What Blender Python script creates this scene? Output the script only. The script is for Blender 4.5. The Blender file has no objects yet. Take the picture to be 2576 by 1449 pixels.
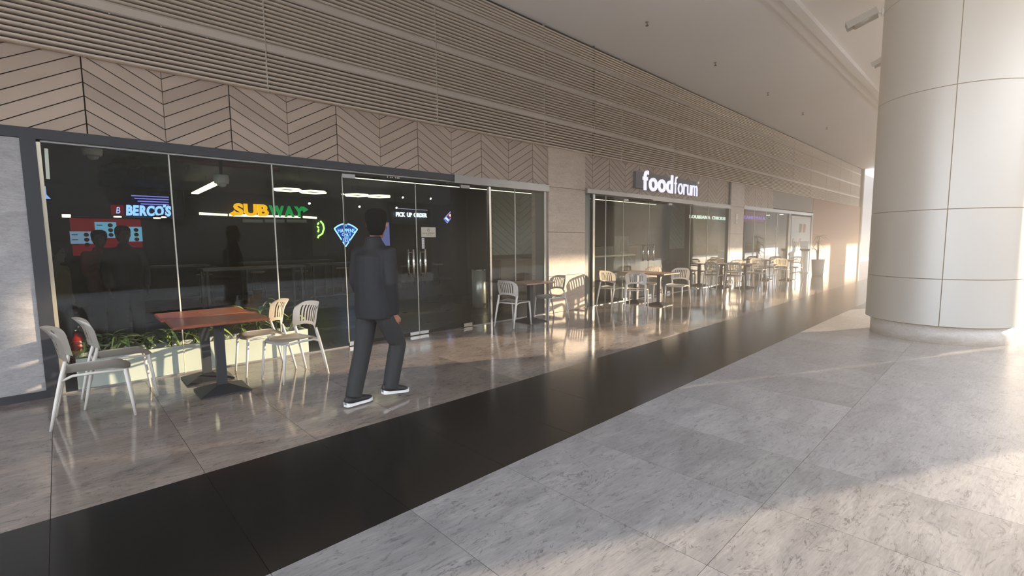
import bpy, bmesh, math, random
from mathutils import Vector, Matrix, noise
random.seed(7)
R = math.radians
sc = bpy.context.scene
COL = sc.collection

# ------------------------------------------------------------------ camera, sky, sun, exposure
F_PX, YAW, PITCH, ROLL = 1192.63, 0.76177, 0.09723, -0.010742
CAM_H, CAM_D = 1.5, 6.577
W_PX, H_PX = 2576, 1449
_fw = Vector((math.sin(YAW)*math.cos(PITCH), math.cos(YAW)*math.cos(PITCH), -math.sin(PITCH)))
_rt0 = Vector((math.cos(YAW), -math.sin(YAW), 0))
_up0 = _rt0.cross(_fw)
RT = _rt0*math.cos(ROLL) + _up0*math.sin(ROLL)
UP = -_rt0*math.sin(ROLL) + _up0*math.cos(ROLL)
FW = _fw
CAM = Vector((0, -CAM_D, CAM_H))
cd = bpy.data.cameras.new('camera'); cd.sensor_width = 36; cd.lens = 36*F_PX/W_PX
cd.clip_start = .05; cd.clip_end = 500
cam = bpy.data.objects.new('camera', cd); COL.objects.link(cam)
cam.matrix_world = Matrix(((RT.x, UP.x, -FW.x, CAM.x), (RT.y, UP.y, -FW.y, CAM.y), (RT.z, UP.z, -FW.z, CAM.z), (0, 0, 0, 1)))
sc.camera = cam

SUN_AZ, SUN_EL = R(26), R(9.5)          # towards the sun: (+x, -y), low
SUN_DIR = Vector((math.cos(SUN_AZ)*math.cos(SUN_EL), -math.sin(SUN_AZ)*math.cos(SUN_EL), math.sin(SUN_EL)))
world = bpy.data.worlds.new('world'); sc.world = world; world.use_nodes = True
wn = world.node_tree.nodes; wl = world.node_tree.links
wn['Background'].inputs['Color'].default_value = (.76, .85, 1.0, 1)      # even, hazy winter sky
wn['Background'].inputs['Strength'].default_value = 6.6
sl = bpy.data.lights.new('sun', 'SUN'); sl.energy = 19.0; sl.angle = R(0.7); sl.color = (1.0, .79, .55)
sun = bpy.data.objects.new('sun', sl); COL.objects.link(sun)
sun.rotation_euler = SUN_DIR.to_track_quat('Z', 'Y').to_euler()
sun.location = (20, -10, 12)
sc.view_settings.view_transform = 'Standard'
sc.view_settings.look = 'None'
sc.view_settings.exposure = 0.2
sc.view_settings.gamma = 1.0
sc.view_settings.use_curve_mapping = False
cy = sc.cycles
cy.use_denoising = True
cy.caustics_reflective = False; cy.caustics_refractive = False
cy.sample_clamp_indirect = 4.0
cy.use_adaptive_sampling = True; cy.adaptive_threshold = .03; cy.adaptive_min_samples = 12
cy.max_bounces = 7; cy.diffuse_bounces = 3; cy.glossy_bounces = 4; cy.transparent_max_bounces = 16; cy.volume_bounces = 0
cy.volume_step_rate = 1.0; cy.use_light_tree = False


def ray(px, py):
    return FW + RT*((px-W_PX/2)/F_PX) - UP*((py-H_PX/2)/F_PX)


def atz(px, py, z=0.0):
    d = ray(px, py); return CAM + d*((z-CAM.z)/d.z)


def aty(px, py, y=0.0):
    d = ray(px, py); return CAM + d*((y-CAM.y)/d.y)


# ------------------------------------------------------------------ materials
def lin(c):
    return tuple((v/255/12.92) if v/255 <= .04045 else ((v/255+.055)/1.055)**2.4 for v in c)


MATS = {}


def mat(name, rgb, rough=.5, metal=0.0, spec=.5, emit=None, estr=0.0, noise_amt=0.0, nscale=6.0, coat=0.0):
    if name in MATS:
        return MATS[name]
    m = bpy.data.materials.new(name); m.use_nodes = True
    nt = m.node_tree; b = nt.nodes['Principled BSDF']
    c = lin(rgb)
    b.inputs['Base Color'].default_value = (*c, 1)
    b.inputs['Roughness'].default_value = rough
    b.inputs['Metallic'].default_value = metal
    b.inputs['Specular IOR Level'].default_value = spec
    b.inputs['Coat Weight'].default_value = coat
    if emit is not None:
        b.inputs['Emission Color'].default_value = (*lin(emit), 1)
        b.inputs['Emission Strength'].default_value = estr
    if noise_amt > 0:
        g = nt.nodes.new('ShaderNodeNewGeometry')
        n = nt.nodes.new('ShaderNodeTexNoise'); n.inputs['Scale'].default_value = nscale; n.inputs['Detail'].default_value = 5
        mx = nt.nodes.new('ShaderNodeMix'); mx.data_type = 'RGBA'
        mx.inputs['A'].default_value = (*[v*(1-noise_amt) for v in c], 1)
        mx.inputs['B'].default_value = (*[min(1, v*(1+noise_amt)) for v in c], 1)
        nt.links.new(g.outputs['Position'], n.inputs['Vector'])
        nt.links.new(n.outputs['Fac'], mx.inputs['Factor'])
        nt.links.new(mx.outputs['Result'], b.inputs['Base Color'])
    MATS[name] = m
    return m


def nodes_of(name):
    m = bpy.data.materials.new(name); m.use_nodes = True
    MATS[name] = m
    return m, m.node_tree.nodes, m.node_tree.links, m.node_tree.nodes['Principled BSDF']


def stone_mat(name, base, light, dark, rough, vein_scale=(1.0, 3.0, 3.0), tile=None, bump=0.0, vein=.8, rough_var=.1):
    """veined stone: mottling, dark broken veins, a tint per slab"""
    m, N, L, b = nodes_of(name)
    g = N.new('ShaderNodeNewGeometry')
    mp = N.new('ShaderNodeMapping'); mp.inputs['Scale'].default_value = vein_scale; mp.inputs['Rotation'].default_value = (0, 0, .25)
    L.new(g.outputs['Position'], mp.inputs['Vector'])
    src = mp.outputs['Vector']
    wn_ = None
    if tile:
        sub = N.new('ShaderNodeVectorMath'); sub.operation = 'SUBTRACT'; sub.inputs[1].default_value = tile[0]
        dv = N.new('ShaderNodeVectorMath'); dv.operation = 'DIVIDE'; dv.inputs[1].default_value = tile[1]
        fl = N.new('ShaderNodeVectorMath'); fl.operation = 'FLOOR'
        wn_ = N.new('ShaderNodeTexWhiteNoise')
        L.new(g.outputs['Position'], sub.inputs[0]); L.new(sub.outputs[0], dv.inputs[0]); L.new(dv.outputs[0], fl.inputs[0]); L.new(fl.outputs[0], wn_.inputs['Vector'])
        sc_ = N.new('ShaderNodeVectorMath'); sc_.operation = 'MULTIPLY'; sc_.inputs[1].default_value = (7, 7, 7)
        ad = N.new('ShaderNodeVectorMath'); ad.operation = 'ADD'
        L.new(wn_.outputs['Color'], sc_.inputs[0]); L.new(sc_.outputs[0], ad.inputs[0]); L.new(src, ad.inputs[1])
        src = ad.outputs[0]
    n1 = N.new('ShaderNodeTexNoise'); n1.inputs['Scale'].default_value = 1.6; n1.inputs['Detail'].default_value = 8; n1.inputs['Roughness'].default_value = .65; n1.inputs['Distortion'].default_value = .6
    n2 = N.new('ShaderNodeTexNoise'); n2.inputs['Scale'].default_value = 2.6; n2.inputs['Detail'].default_value = 10; n2.inputs['Roughness'].default_value = .66; n2.inputs['Distortion'].default_value = 2.2
    n3 = N.new('ShaderNodeTexNoise'); n3.inputs['Scale'].default_value = 11; n3.inputs['Detail'].default_value = 7; n3.inputs['Roughness'].default_value = .7
    for n in (n1, n2, n3):
        L.new(src, n.inputs['Vector'])
    r1 = N.new('ShaderNodeValToRGB'); r1.color_ramp.elements[0].position = .34; r1.color_ramp.elements[1].position = .66
    r1.color_ramp.elements[0].color = (*lin(base), 1); r1.color_ramp.elements[1].color = (*lin(light), 1)
    L.new(n1.outputs['Fac'], r1.inputs['Fac'])
    r2 = N.new('ShaderNodeValToRGB'); cr = r2.color_ramp
    cr.elements[0].position = .475; cr.elements[0].color = (0, 0, 0, 1); cr.elements[1].position = .525; cr.elements[1].color = (0, 0, 0, 1)
    e = cr.elements.new(.5); e.color = (1, 1, 1, 1)
    L.new(n2.outputs['Fac'], r2.inputs['Fac'])
    # veins break up: only where a second, coarser noise is high
    r3 = N.new('ShaderNodeValToRGB'); r3.color_ramp.elements[0].position = .46; r3.color_ramp.elements[1].position = .58
    L.new(n3.outputs['Fac'], r3.inputs['Fac'])
    mu = N.new('ShaderNodeMath'); mu.operation = 'MULTIPLY'; L.new(r2.outputs['Color'], mu.inputs[0]); L.new(r3.outputs['Color'], mu.inputs[1])
    mv = N.new('ShaderNodeMath'); mv.operation = 'MULTIPLY'; mv.inputs[1].default_value = vein; L.new(mu.outputs[0], mv.inputs[0])
    mx = N.new('ShaderNodeMix'); mx.data_type = 'RGBA'; mx.inputs['B'].default_value = (*lin(dark), 1)
    L.new(mv.outputs[0], mx.inputs['Factor']); L.new(r1.outputs['Color'], mx.inputs['A'])
    # fine wispy streaks
    ms = N.new('ShaderNodeMapping'); ms.inputs['Scale'].default_value = (7, 34, 20); ms.inputs['Rotation'].default_value = (0, 0, .35)
    n4 = N.new('ShaderNodeTexNoise'); n4.inputs['Scale'].default_value = 1.0; n4.inputs['Detail'].default_value = 6; n4.inputs['Roughness'].default_value = .7; n4.inputs['Distortion'].default_value = 1.0
    L.new(src, ms.inputs['Vector']); L.new(ms.outputs[0], n4.inputs['Vector'])
    m4 = N.new('ShaderNodeMapRange'); m4.inputs['From Min'].default_value = .3; m4.inputs['From Max'].default_value = .7; m4.inputs['To Min'].default_value = .74; m4.inputs['To Max'].default_value = 1.2
    L.new(n4.outputs['Fac'], m4.inputs['Value'])
    vs4 = N.new('ShaderNodeVectorMath'); vs4.operation = 'SCALE'
    L.new(mx.outputs['Result'], vs4.inputs[0]); L.new(m4.outputs[0], vs4.inputs['Scale'])
    out = vs4.outputs[0]
    if wn_:
        mr = N.new('ShaderNodeMapRange'); mr.inputs['To Min'].default_value = .84; mr.inputs['To Max'].default_value = 1.12
        L.new(wn_.outputs['Value'], mr.inputs['Value'])
        m2 = N.new('ShaderNodeVectorMath'); m2.operation = 'SCALE'
        L.new(out, m2.inputs[0]); L.new(mr.outputs[0], m2.inputs['Scale'])
        out = m2.outputs[0]
    L.new(out, b.inputs['Base Color'])
    rr = N.new('ShaderNodeMapRange'); rr.inputs['To Min'].default_value = max(.02, rough-rough_var); rr.inputs['To Max'].default_value = rough+rough_var
    L.new(n1.outputs['Fac'], rr.inputs['Value']); L.new(rr.outputs[0], b.inputs['Roughness'])
    if bump:
        bp = N.new('ShaderNodeBump'); bp.inputs['Strength'].default_value = bump; bp.inputs['Distance'].default_value = .01
        L.new(n2.outputs['Fac'], bp.inputs['Height']); L.new(bp.outputs[0], b.inputs['Normal'])
    return m


def wood_mat(name, c1, c2, rough=.35, axis=1, scale=18):
    m, N, L, b = nodes_of(name)
    g = N.new('ShaderNodeTexCoord')
    mp = N.new('ShaderNodeMapping')
    s = [scale]*3; s[axis] = 1.2
    mp.inputs['Scale'].default_value = s
    n = N.new('ShaderNodeTexNoise'); n.inputs['Scale'].default_value = 1.0; n.inputs['Detail'].default_value = 6; n.inputs['Distortion'].default_value = .5
    r = N.new('ShaderNodeValToRGB'); r.color_ramp.elements[0].position = .3; r.color_ramp.elements[1].position = .7
    r.color_ramp.elements[0].color = (*lin(c1), 1); r.color_ramp.elements[1].color = (*lin(c2), 1)
    L.new(g.outputs['Object'], mp.inputs['Vector']); L.new(mp.outputs[0], n.inputs['Vector']); L.new(n.outputs['Fac'], r.inputs['Fac']); L.new(r.outputs[0], b.inputs['Base Color'])
    b.inputs['Roughness'].default_value = rough
    return m


def glass_mat(name, tint=(.91, .935, .915), f0=.02):
    m = bpy.data.materials.new(name); m.use_nodes = True; MATS[name] = m
    N = m.node_tree.nodes; L = m.node_tree.links
    N.remove(N['Principled BSDF'])
    t = N.new('ShaderNodeBsdfTransparent'); t.inputs['Color'].default_value = (*tint, 1)
    gl = N.new('ShaderNodeBsdfGlossy'); gl.inputs['Roughness'].default_value = .0; gl.inputs['Color'].default_value = (1, 1, 1, 1)
    lw = N.new('ShaderNodeLayerWeight'); lw.inputs['Blend'].default_value = .5
    pw = N.new('ShaderNodeMath'); pw.operation = 'POWER'; pw.inputs[1].default_value = 5
    ma = N.new('ShaderNodeMath'); ma.operation = 'MULTIPLY_ADD'; ma.inputs[1].default_value = 1-f0; ma.inputs[2].default_value = f0
    mx = N.new('ShaderNodeMixShader')
    L.new(lw.outputs['Facing'], pw.inputs[0]); L.new(pw.outputs[0], ma.inputs[0]); L.new(ma.outputs[0], mx.inputs['Fac'])
    L.new(t.outputs[0], mx.inputs[1]); L.new(gl.outputs[0], mx.inputs[2]); L.new(mx.outputs[0], N['Material Output'].inputs['Surface'])
    return m


TILE = .735
TX0 = -.14
M_INNER = stone_mat('polished_stone', (116, 105, 97), (147, 134, 123), (48, 42, 38), .09, (1.1, 2.4, 1), ((TX0, 0, -.5), (TILE, 1.5, 1)), vein=.75, rough_var=.05)
M_OUTER = stone_mat('honed_stone', (126, 124, 125), (154, 151, 149), (60, 58, 64), .36, (1.0, 2.6, 1), ((TX0, -4.33, -.5), (TILE, 1.37, 1)), bump=.12, vein=.85)
M_PILLAR = stone_mat('pillar_stone', (176, 157, 137), (198, 178, 156), (120, 100, 84), .45, (1.5, 1.5, 5), None, vein=.6)
M_PANEL = stone_mat('panel_stone', (142, 138, 136), (168, 164, 160), (104, 100, 98), .5, (2, 2, 5), None, vein=.5)
M_BLACK = mat('black_granite', (16, 16, 17), .16, spec=.35, noise_amt=.08, nscale=25)
M_GROUT = mat('grout', (70, 66, 62), .8)
M_CEIL = mat('ceiling_paint', (244, 237, 229), .85, noise_amt=.03, nscale=.6)
M_SLAT = mat('louvre_aluminium', (206, 190, 172), .38, metal=.3)
M_RAIL = mat('rail_aluminium', (190, 177, 163), .42, metal=.3)
M_LBACK = mat('louvre_backing', (34, 31, 29), .8)
M_JOINT = mat('joint_metal', (52, 47, 44), .6)
M_CLAD = mat('cladding_board', (168, 148, 130), .55, noise_amt=.10, nscale=3.0)
_n = M_CLAD.node_tree.nodes; _l = M_CLAD.node_tree.links
_oi = _n.new('ShaderNodeObjectInfo'); _mr = _n.new('ShaderNodeMapRange'); _mr.inputs['To Min'].default_value = .88; _mr.inputs['To Max'].default_value = 1.08
_vs = _n.new('ShaderNodeVectorMath'); _vs.operation = 'SCALE'
_l.new(_oi.outputs['Random'], _mr.inputs['Value']); _l.new(_mr.outputs[0], _vs.inputs['Scale'])
_src = _n['Principled BSDF'].inputs['Base Color'].links[0].from_socket
_l.new(_src, _vs.inputs[0]); _l.new(_vs.outputs[0], _n['Principled BSDF'].inputs['Base Color'])
M_CBACK = mat('cladding_backing', (38, 32, 28), .9)
M_FRAME = mat('dark_frame', (44, 44, 47), .45, metal=.2)
M_GFRAME = mat('grey_frame', (146, 142, 136), .35, metal=.6)
M_STEEL = mat('stainless', (200, 196, 188), .22, metal=1.0)
M_CHROME = mat('chrome', (225, 222, 215), .1, metal=1.0)
M_SEAM = mat('glass_seam', (190, 186, 170), .35)
M_GLASS = glass_mat('glass')
M_CHAIR = mat('chair_plastic', (206, 199, 188), .42)
M_TABLE = wood_mat('table_wood', (112, 58, 38), (150, 84, 56), .3)
M_TABLE2 = wood_mat('light_table_wood', (138, 108, 86), (166, 134, 108), .35)
M_IRON = mat('black_iron', (38, 40, 42), .5)
M_ALU = mat('column_panel', (156, 156, 152), .42, metal=.35)
M_CORE = mat('column_core', (70, 70, 68), .7)
M_WHITE = mat('white_paint', (214, 214, 206), .6)
M_LEAF = mat('leaf_green', (84, 112, 52), .5, noise_amt=.3, nscale=9)
M_LEAF2 = mat('leaf_light', (150, 164, 92), .5, noise_amt=.2, nscale=9)
M_STEM = mat('stem', (70, 78, 40), .6)
M_SOIL = mat('soil', (44, 34, 26), .95)
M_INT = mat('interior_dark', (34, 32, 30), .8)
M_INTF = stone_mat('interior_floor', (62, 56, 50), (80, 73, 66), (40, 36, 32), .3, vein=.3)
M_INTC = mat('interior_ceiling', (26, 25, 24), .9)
M_INTW = wood_mat('interior_wood', (96, 70, 52), (120, 90, 68), .5, axis=0, scale=9)
M_DARKW = mat('dark_wood', (58, 42, 32), .45)
M_ORANGE = mat('orange_wall', (158, 114, 90), .7, noise_amt=.04, nscale=2)
M_GREY = mat('grey_wall', (140, 134, 126), .7, noise_amt=.04, nscale=2)
M_SKIN = mat('skin', (158, 106, 80), .5)
M_HAIR = mat('hair', (11, 10, 10), .85, spec=.15)
M_JACKET = mat('navy_jacket', (11, 12, 18), .75, noise_amt=.15, nscale=12)
M_TROUS = mat('charcoal_trousers', (33, 33, 34), .8, noise_amt=.12, nscale=14)
M_SHOE = mat('black_shoe', (24, 24, 27), .6)
M_SOLE = mat('white_sole', (220, 218, 212), .6)


def emis(name, rgb, strength):
    m = mat(name, rgb, .5, emit=rgb, estr=strength)
    m.cycles.emission_sampling = 'NONE'
    return m


# ------------------------------------------------------------------ mesh helpers
class MB:
    def __init__(s):
        s.v = []; s.f = []; s.sm = []

    def add(s, vs, fs, smooth=False):
        o = len(s.v); s.v += [tuple(v) for v in vs]; s.f += [tuple(i+o for i in f) for f in fs]; s.sm += [smooth]*len(fs)
        return s

    def box(s, x0, x1, y0, y1, z0, z1, M=None):
        vs = [Vector((x, y, z)) for z in (z0, z1) for y in (y0, y1) for x in (x0, x1)]
        if M is not None:
            vs = [M @ v for v in vs]
        return s.add(vs, [(0, 2, 3, 1), (4, 5, 7, 6), (0, 1, 5, 4), (2, 6, 7, 3), (0, 4, 6, 2), (1, 3, 7, 5)])

    def prism(s, poly, fn, d0, d1):
        """poly of 2-D points, fn(u, v, d) -> 3-D point"""
        n = len(poly)
        vs = [fn(u, v, d0) for u, v in poly] + [fn(u, v, d1) for u, v in poly]
        fs = [tuple(range(n))[::-1], tuple(range(n, 2*n))] + [(i, (i+1) % n, n+(i+1) % n, n+i) for i in range(n)]
        return s.add(vs, fs)

    def tube(s, pts, radii, n=10, caps=True, flat=1.0, up=None):
        pts = [Vector(p) for p in pts]
        if not hasattr(radii, '__len__'):
            radii = [radii]*len(pts)
        rings = []
        a = None
        for i, p in enumerate(pts):
            t = (pts[min(i+1, len(pts)-1)] - pts[max(i-1, 0)]).normalized()
            if a is None or up:
                u = Vector(up) if up else (Vector((0, 0, 1)) if abs(t.z) < .9 else Vector((0, 1, 0)))
                a = t.cross(u).normalized()
            else:
                a = (a-t*a.dot(t)).normalized()
            b = a.cross(t).normalized()
            r = radii[i]
            ra, rb = r if hasattr(r, '__len__') else (r, r*flat)
            rings.append([p + a*(ra*math.cos(2*math.pi*k/n)) + b*(rb*math.sin(2*math.pi*k/n)) for k in range(n)])
        vs = [v for r in rings for v in r]
        fs = [(i*n+k, i*n+(k+1) % n, (i+1)*n+(k+1) % n, (i+1)*n+k) for i in range(len(pts)-1) for k in range(n)]
        s.add(vs, fs, True)
        if caps:
            o = len(s.v) - len(vs)
            s.f += [tuple(o+k for k in range(n))[::-1], tuple(o+(len(pts)-1)*n+k for k in range(n))]; s.sm += [False, False]
        return s

    def lathe(s, prof, n=24, c=(0, 0, 0)):
        vs = [(c[0]+r*math.cos(2*math.pi*k/n), c[1]+r*math.sin(2*math.pi*k/n), c[2]+z) for r, z in prof for k in range(n)]
        fs = [(i*n+k, i*n+(k+1) % n, (i+1)*n+(k+1) % n, (i+1)*n+k) for i in range(len(prof)-1) for k in range(n)]
        s.add(vs, fs, True)
        o = len(s.v)-len(vs)
        s.f += [tuple(o+k for k in range(n))[::-1], tuple(o+(len(prof)-1)*n+k for k in range(n))]; s.sm += [False, False]
        return s

    def mesh(s, name, m):
        me = bpy.data.meshes.new(name); me.from_pydata(s.v, [], s.f)
        me.polygons.foreach_set('use_smooth', s.sm)
        me.materials.append(m); me.update()
        return me

    def build(s, name, m, parent=None, loc=None):
        return link(name, s.mesh(name, m), parent, loc)


def link(name, me, parent=None, loc=None):
    o = bpy.data.objects.new(name, me); COL.objects.link(o)
    if parent is not None:
        o.parent = parent
    if loc is not None:
        o.location = loc
    return o


def tag(o, label=None, cat=None, group=None, kind=None):
    if label: o['label'] = label
    if cat: o['category'] = cat
    if group: o['group'] = group
    if kind: o['kind'] = kind
    return o


def thing(name, label, cat, loc=(0, 0, 0), rz=0.0, group=None):
    o = bpy.data.objects.new(name, None); COL.objects.link(o)
    o.location = loc; o.rotation_euler = (0, 0, rz); o.empty_display_size = .1
    return tag(o, label, cat, group)


def struct(name, label=None):
    o = bpy.data.objects.new(name, None); COL.objects.link(o); o.empty_display_size = .1
    return tag(o, label, None, None, 'structure')


def kids(o):
    return [c for c in bpy.data.objects if c.parent is o]


def dup(root, loc, rz, label, group=None):
    r = root.copy(); COL.objects.link(r); r.location = loc; r.rotation_euler = (0, 0, rz); r['label'] = label
    if group: r['group'] = group
    for ch in kids(root):
        c = ch.copy(); COL.objects.link(c); c.parent = r
        for g in kids(ch):
            d = g.copy(); COL.objects.link(d); d.parent = c
    return r


def text_mesh(txt, size, depth, offset=0.0, shear=0.0, spacing=1.0):
    c = bpy.data.curves.new('t', 'FONT'); c.body = txt; c.size = size; c.extrude = depth/2; c.offset = offset; c.shear = shear
    c.space_character = spacing; c.resolution_u = 4
    o = bpy.data.objects.new('t', c)
    me = bpy.data.meshes.new_from_object(o)
    bpy.data.objects.remove(o); bpy.data.curves.remove(c)
    return me


def bounds(me):
    xs = [v.co.x for v in me.vertices]; ys = [v.co.y for v in me.vertices]
    return min(xs), max(xs), min(ys), max(ys)


def letters(txt, x0, x1, y, z0, z1, depth, m, parent, offset=0.0, shear=0.0, name='letter', ref=None, gap=.12, mirror=False):
    """stand the letters of a word up in the plane y = const, filling x0..x1 and z0..z1, one mesh each"""
    ms = []; pen = 0.0
    zlo, zhi = 1e9, -1e9
    for ch in txt:
        if ch == ' ':
            pen += .45; continue
        me = text_mesh(ch, 1.0, .1, offset, shear)
        a, b, c, d = bounds(me)
        ms.append((me, pen-a)); pen += (b-a)+gap
        zlo = min(zlo, c); zhi = max(zhi, d)
    tot = pen-gap
    sx = (x1-x0)/tot; sz = (z1-z0)/(zhi-zlo)
    for me, dx in ms:
        for v in me.vertices:
            px = (v.co.x+dx)*sx
            if mirror: px = (x1-x0)-px
            v.co = Vector((x0+px, y-v.co.z/.1*depth, z0+(v.co.y-zlo)*sz))
        if mirror: me.flip_normals()
        me.materials.clear(); me.materials.append(m)
        link(name, me, parent)


# ------------------------------------------------------------------ floor
floor = MB().box(-9, 47, -14, .05, -.2, -.014).build('floor', M_GROUT); tag(floor, kind='structure')
slab_me = {}
rest = {}
ZONES = [(-1.5, 0.0, M_INNER, 24), (-3.0, -1.5, M_INNER, 24), (-4.33, -3.0, M_BLACK, 24), (-5.7, -4.33, M_OUTER, 22), (-7.07, -5.7, M_OUTER, 22), (-8.44, -7.07, M_OUTER, 14)]
for y0, y1, m, kmax in ZONES:
    key = (round(y1-y0, 3), m.name)
    if key not in slab_me:
        g = .0016; w = TILE; h = y1-y0
        mb = MB()
        mb.box(g, w-g, g, h-g, -.02, 0)
        slab_me[key] = mb.mesh('slab', m)
    for k in range(-3, kmax):
        link('slab', slab_me[key], floor, (TX0+TILE*k, y0, 0))
    x = TX0+TILE*kmax
    rb = rest.setdefault(m.name, MB())
    while x < 46:
        rb.box(x+.002, x+TILE-.002, y0+.002, y1-.002, -.02, 0); x += TILE
    x = TX0-3*TILE
    while x > -8.5:
        rb.box(x-TILE+.002, x-.002, y0+.002, y1-.002, -.02, 0); x -= TILE
y = -8.44
while y > -13.8:
    x = TX0-11*TILE
    while x < 46:
        rest[M_OUTER.name].box(x+.002, x+TILE-.002, y-1.37+.002, y-.002, -.02, 0); x += TILE
    y -= 1.37
for k, mb in rest.items():
    o = mb.build('far_slabs', MATS[k], floor); o['kind'] = 'stuff'
fi = MB().box(-3, 34, .05, 9.3, -.2, -.002).build('floor', M_INTF); tag(fi, kind='structure')
M_PAVE = mat('forecourt_paving', (236, 231, 224), .9, noise_amt=.1, nscale=.6)
M_ROAD = mat('asphalt', (62, 60, 58), .9, noise_amt=.15, nscale=.6)
tag(MB().box(-120, 200, -23, -14, -.4, -.06).build('floor', M_PAVE), kind='structure')
tag(MB().box(-120, 200, -160, -23, -.4, -.10).build('floor', M_ROAD), kind='structure')
tag(MB().box(47, 200, -14, 40, -.4, -.06).build('floor', M_PAVE), kind='structure')
tag(MB().box(-120, -9, -14, 40, -.4, -.06).build('floor', M_PAVE), kind='structure')

# ------------------------------------------------------------------ ceiling and beams
H = 5.72
ceil = MB().box(-9, 90, -11.6, .4, H, H+.25).build('ceiling', M_CEIL); tag(ceil, kind='structure')  # far length past the shops is unseen, extended to shade the orange wall
MB().box(-9, 47, -3.56, -3.34, H-.05, H).build('ceiling_step', M_CEIL, ceil)
MB().box(-9, 47, -3.72, -3.56, H-.10, H).build('ceiling_step', M_CEIL, ceil)
fas = MB().box(-9, 90, -11.9, -11.6, H-.12, H+.25).build('trim_1', M_CEIL); tag(fas, kind='structure')
for i, px in enumerate(((1628, 55), (1800, 157), (1932, 233), (2020, 283), (2080, 320))):
    p = atz(*px, H)
    t = thing('sprinkler', ['nearest ceiling sprinkler head above the louvres', 'second ceiling sprinkler head from the viewer', 'middle ceiling sprinkler head of the row of five', 'fourth ceiling sprinkler head along the row', 'farthest ceiling sprinkler head before the round column'][i], 'sprinkler', (p.x, p.y, H), 0, 'ceiling sprinklers')
    MB().lathe([(.035, 0), (.035, -.012), (.014, -.016), (.012, -.06)][::-1], 10).build('body', M_GFRAME, t)
    MB().lathe([(.03, -.075), (.034, -.07), (.01, -.06)], 10).build('deflector', M_IRON, t)

# ------------------------------------------------------------------ louvred wall above the shop fronts
lou = struct('wall_upper')
LY = -.07
KL = (CAM_D+LY)/CAM_D


def lz(z): return CAM_H+(z-CAM_H)*KL


MB().box(-8, 36.4, -.004, .35, lz(3.43), H).build('backing', M_LBACK, lou)
joints = [-3.11, -.52, 2.07, 4.65, 7.24, 8.87, 9.98, 12.53, 15.17, 17.75, 20.4, 23.0, 25.6, 28.3, 31.0, 33.5, 35.9]
joints = [j*KL for j in joints]
rails = [(3.90, 4.02), (4.60, 4.72), (5.28, 5.40)]
bands = [(3.415, 3.90), (4.02, 4.60), (4.72, 5.28), (5.40, 5.715)]
PROF = [(-.008, .002)] + [(-.030-.040*math.cos(t_), .021+.0195*math.sin(t_)) for t_ in [R(v) for v in (-85, -60, -35, -12, 12, 35, 60, 85)]] + [(-.008, .040)]
zs = []
for a, b in bands:
    n = round((b-a)/.0535)
    for i in range(n):
        zs.append(lz(a+(b-a)*i/n))
slat_cache = {}
far = MB()
cnt = 0
for a, b in zip(joints[:-1], joints[1:]):
    L = b-a
    for z in zs:
        if -.6 < a < 12.0:
            k = round(L, 3)
            if k not in slat_cache:
                slat_cache[k] = MB().prism(PROF, lambda u, v, d: (d, u, v), .006, L-.006).mesh('slat', M_SLAT)
            link('slat', slat_cache[k], lou, (a, 0, z)); cnt += 1
        else:
            far.prism(PROF, lambda u, v, d, z=z: (d, u, v+z), a+.006, b-.006)
o = far.build('far_slats', M_SLAT, lou); o['kind'] = 'stuff'
rail_cache = {}
for (z0, z1) in rails:
    for a, b in zip(joints[:-1], joints[1:]):
        L = round(b-a, 3); hh = lz(z1)-lz(z0)
        if (L, round(hh, 3)) not in rail_cache:
            pr = [(-.075, .012), (-.075, hh-.03), (-.055, hh-.004), (0, hh-.004), (0, .0), (-.06, .0)]
            rail_cache[(L, round(hh, 3))] = MB().prism(pr, lambda u, v, d: (d, u, v), .003, L-.003).mesh('rail', M_RAIL)
        r = link('rail', rail_cache[(L, round(hh, 3))], lou, (a, 0, lz(z0)))
        if a < 9 and a > -.6:
            x = .22
            while x < L-.1:
                MB().lathe([(.009, 0), (.009, -.006), (.004, -.008)][::-1], 8).build('bolt', M_CHROME, r, (x, -.05, .001)); x += .43
for j in joints:
    w = .035 if abs(j-8.87*KL) < .02 else .010
    MB().box(j-w/2, j+w/2, -.062 if w < .02 else -.05, 0, lz(3.41), H).build('joint_strip', M_JOINT if w > .02 else M_RAIL, lou)
    if w > .02:
        for z0, z1 in rails:
            MB().box(j-.004, j+.03, -.078, -.05, lz(z0), lz(z1)-.01).build('rail_end', M_RAIL, lou)

# ------------------------------------------------------------------ chevron cladding
CP = .655; CX0 = .31; CDROP = .372; PITCHZ = .1355; ZP = 2.75


def clip(poly, fn):
    out = []
    for i in range(len(poly)):
        a, b = poly[i], poly[(i+1) % len(poly)]
        fa, fb = fn(a), fn(b)
        if fa >= 0: out.append(a)
        if (fa >= 0) != (fb >= 0):
            t = fa/(fa-fb); out.append((a[0]+(b[0]-a[0])*t, a[1]+(b[1]-a[1])*t))
    return out


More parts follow.
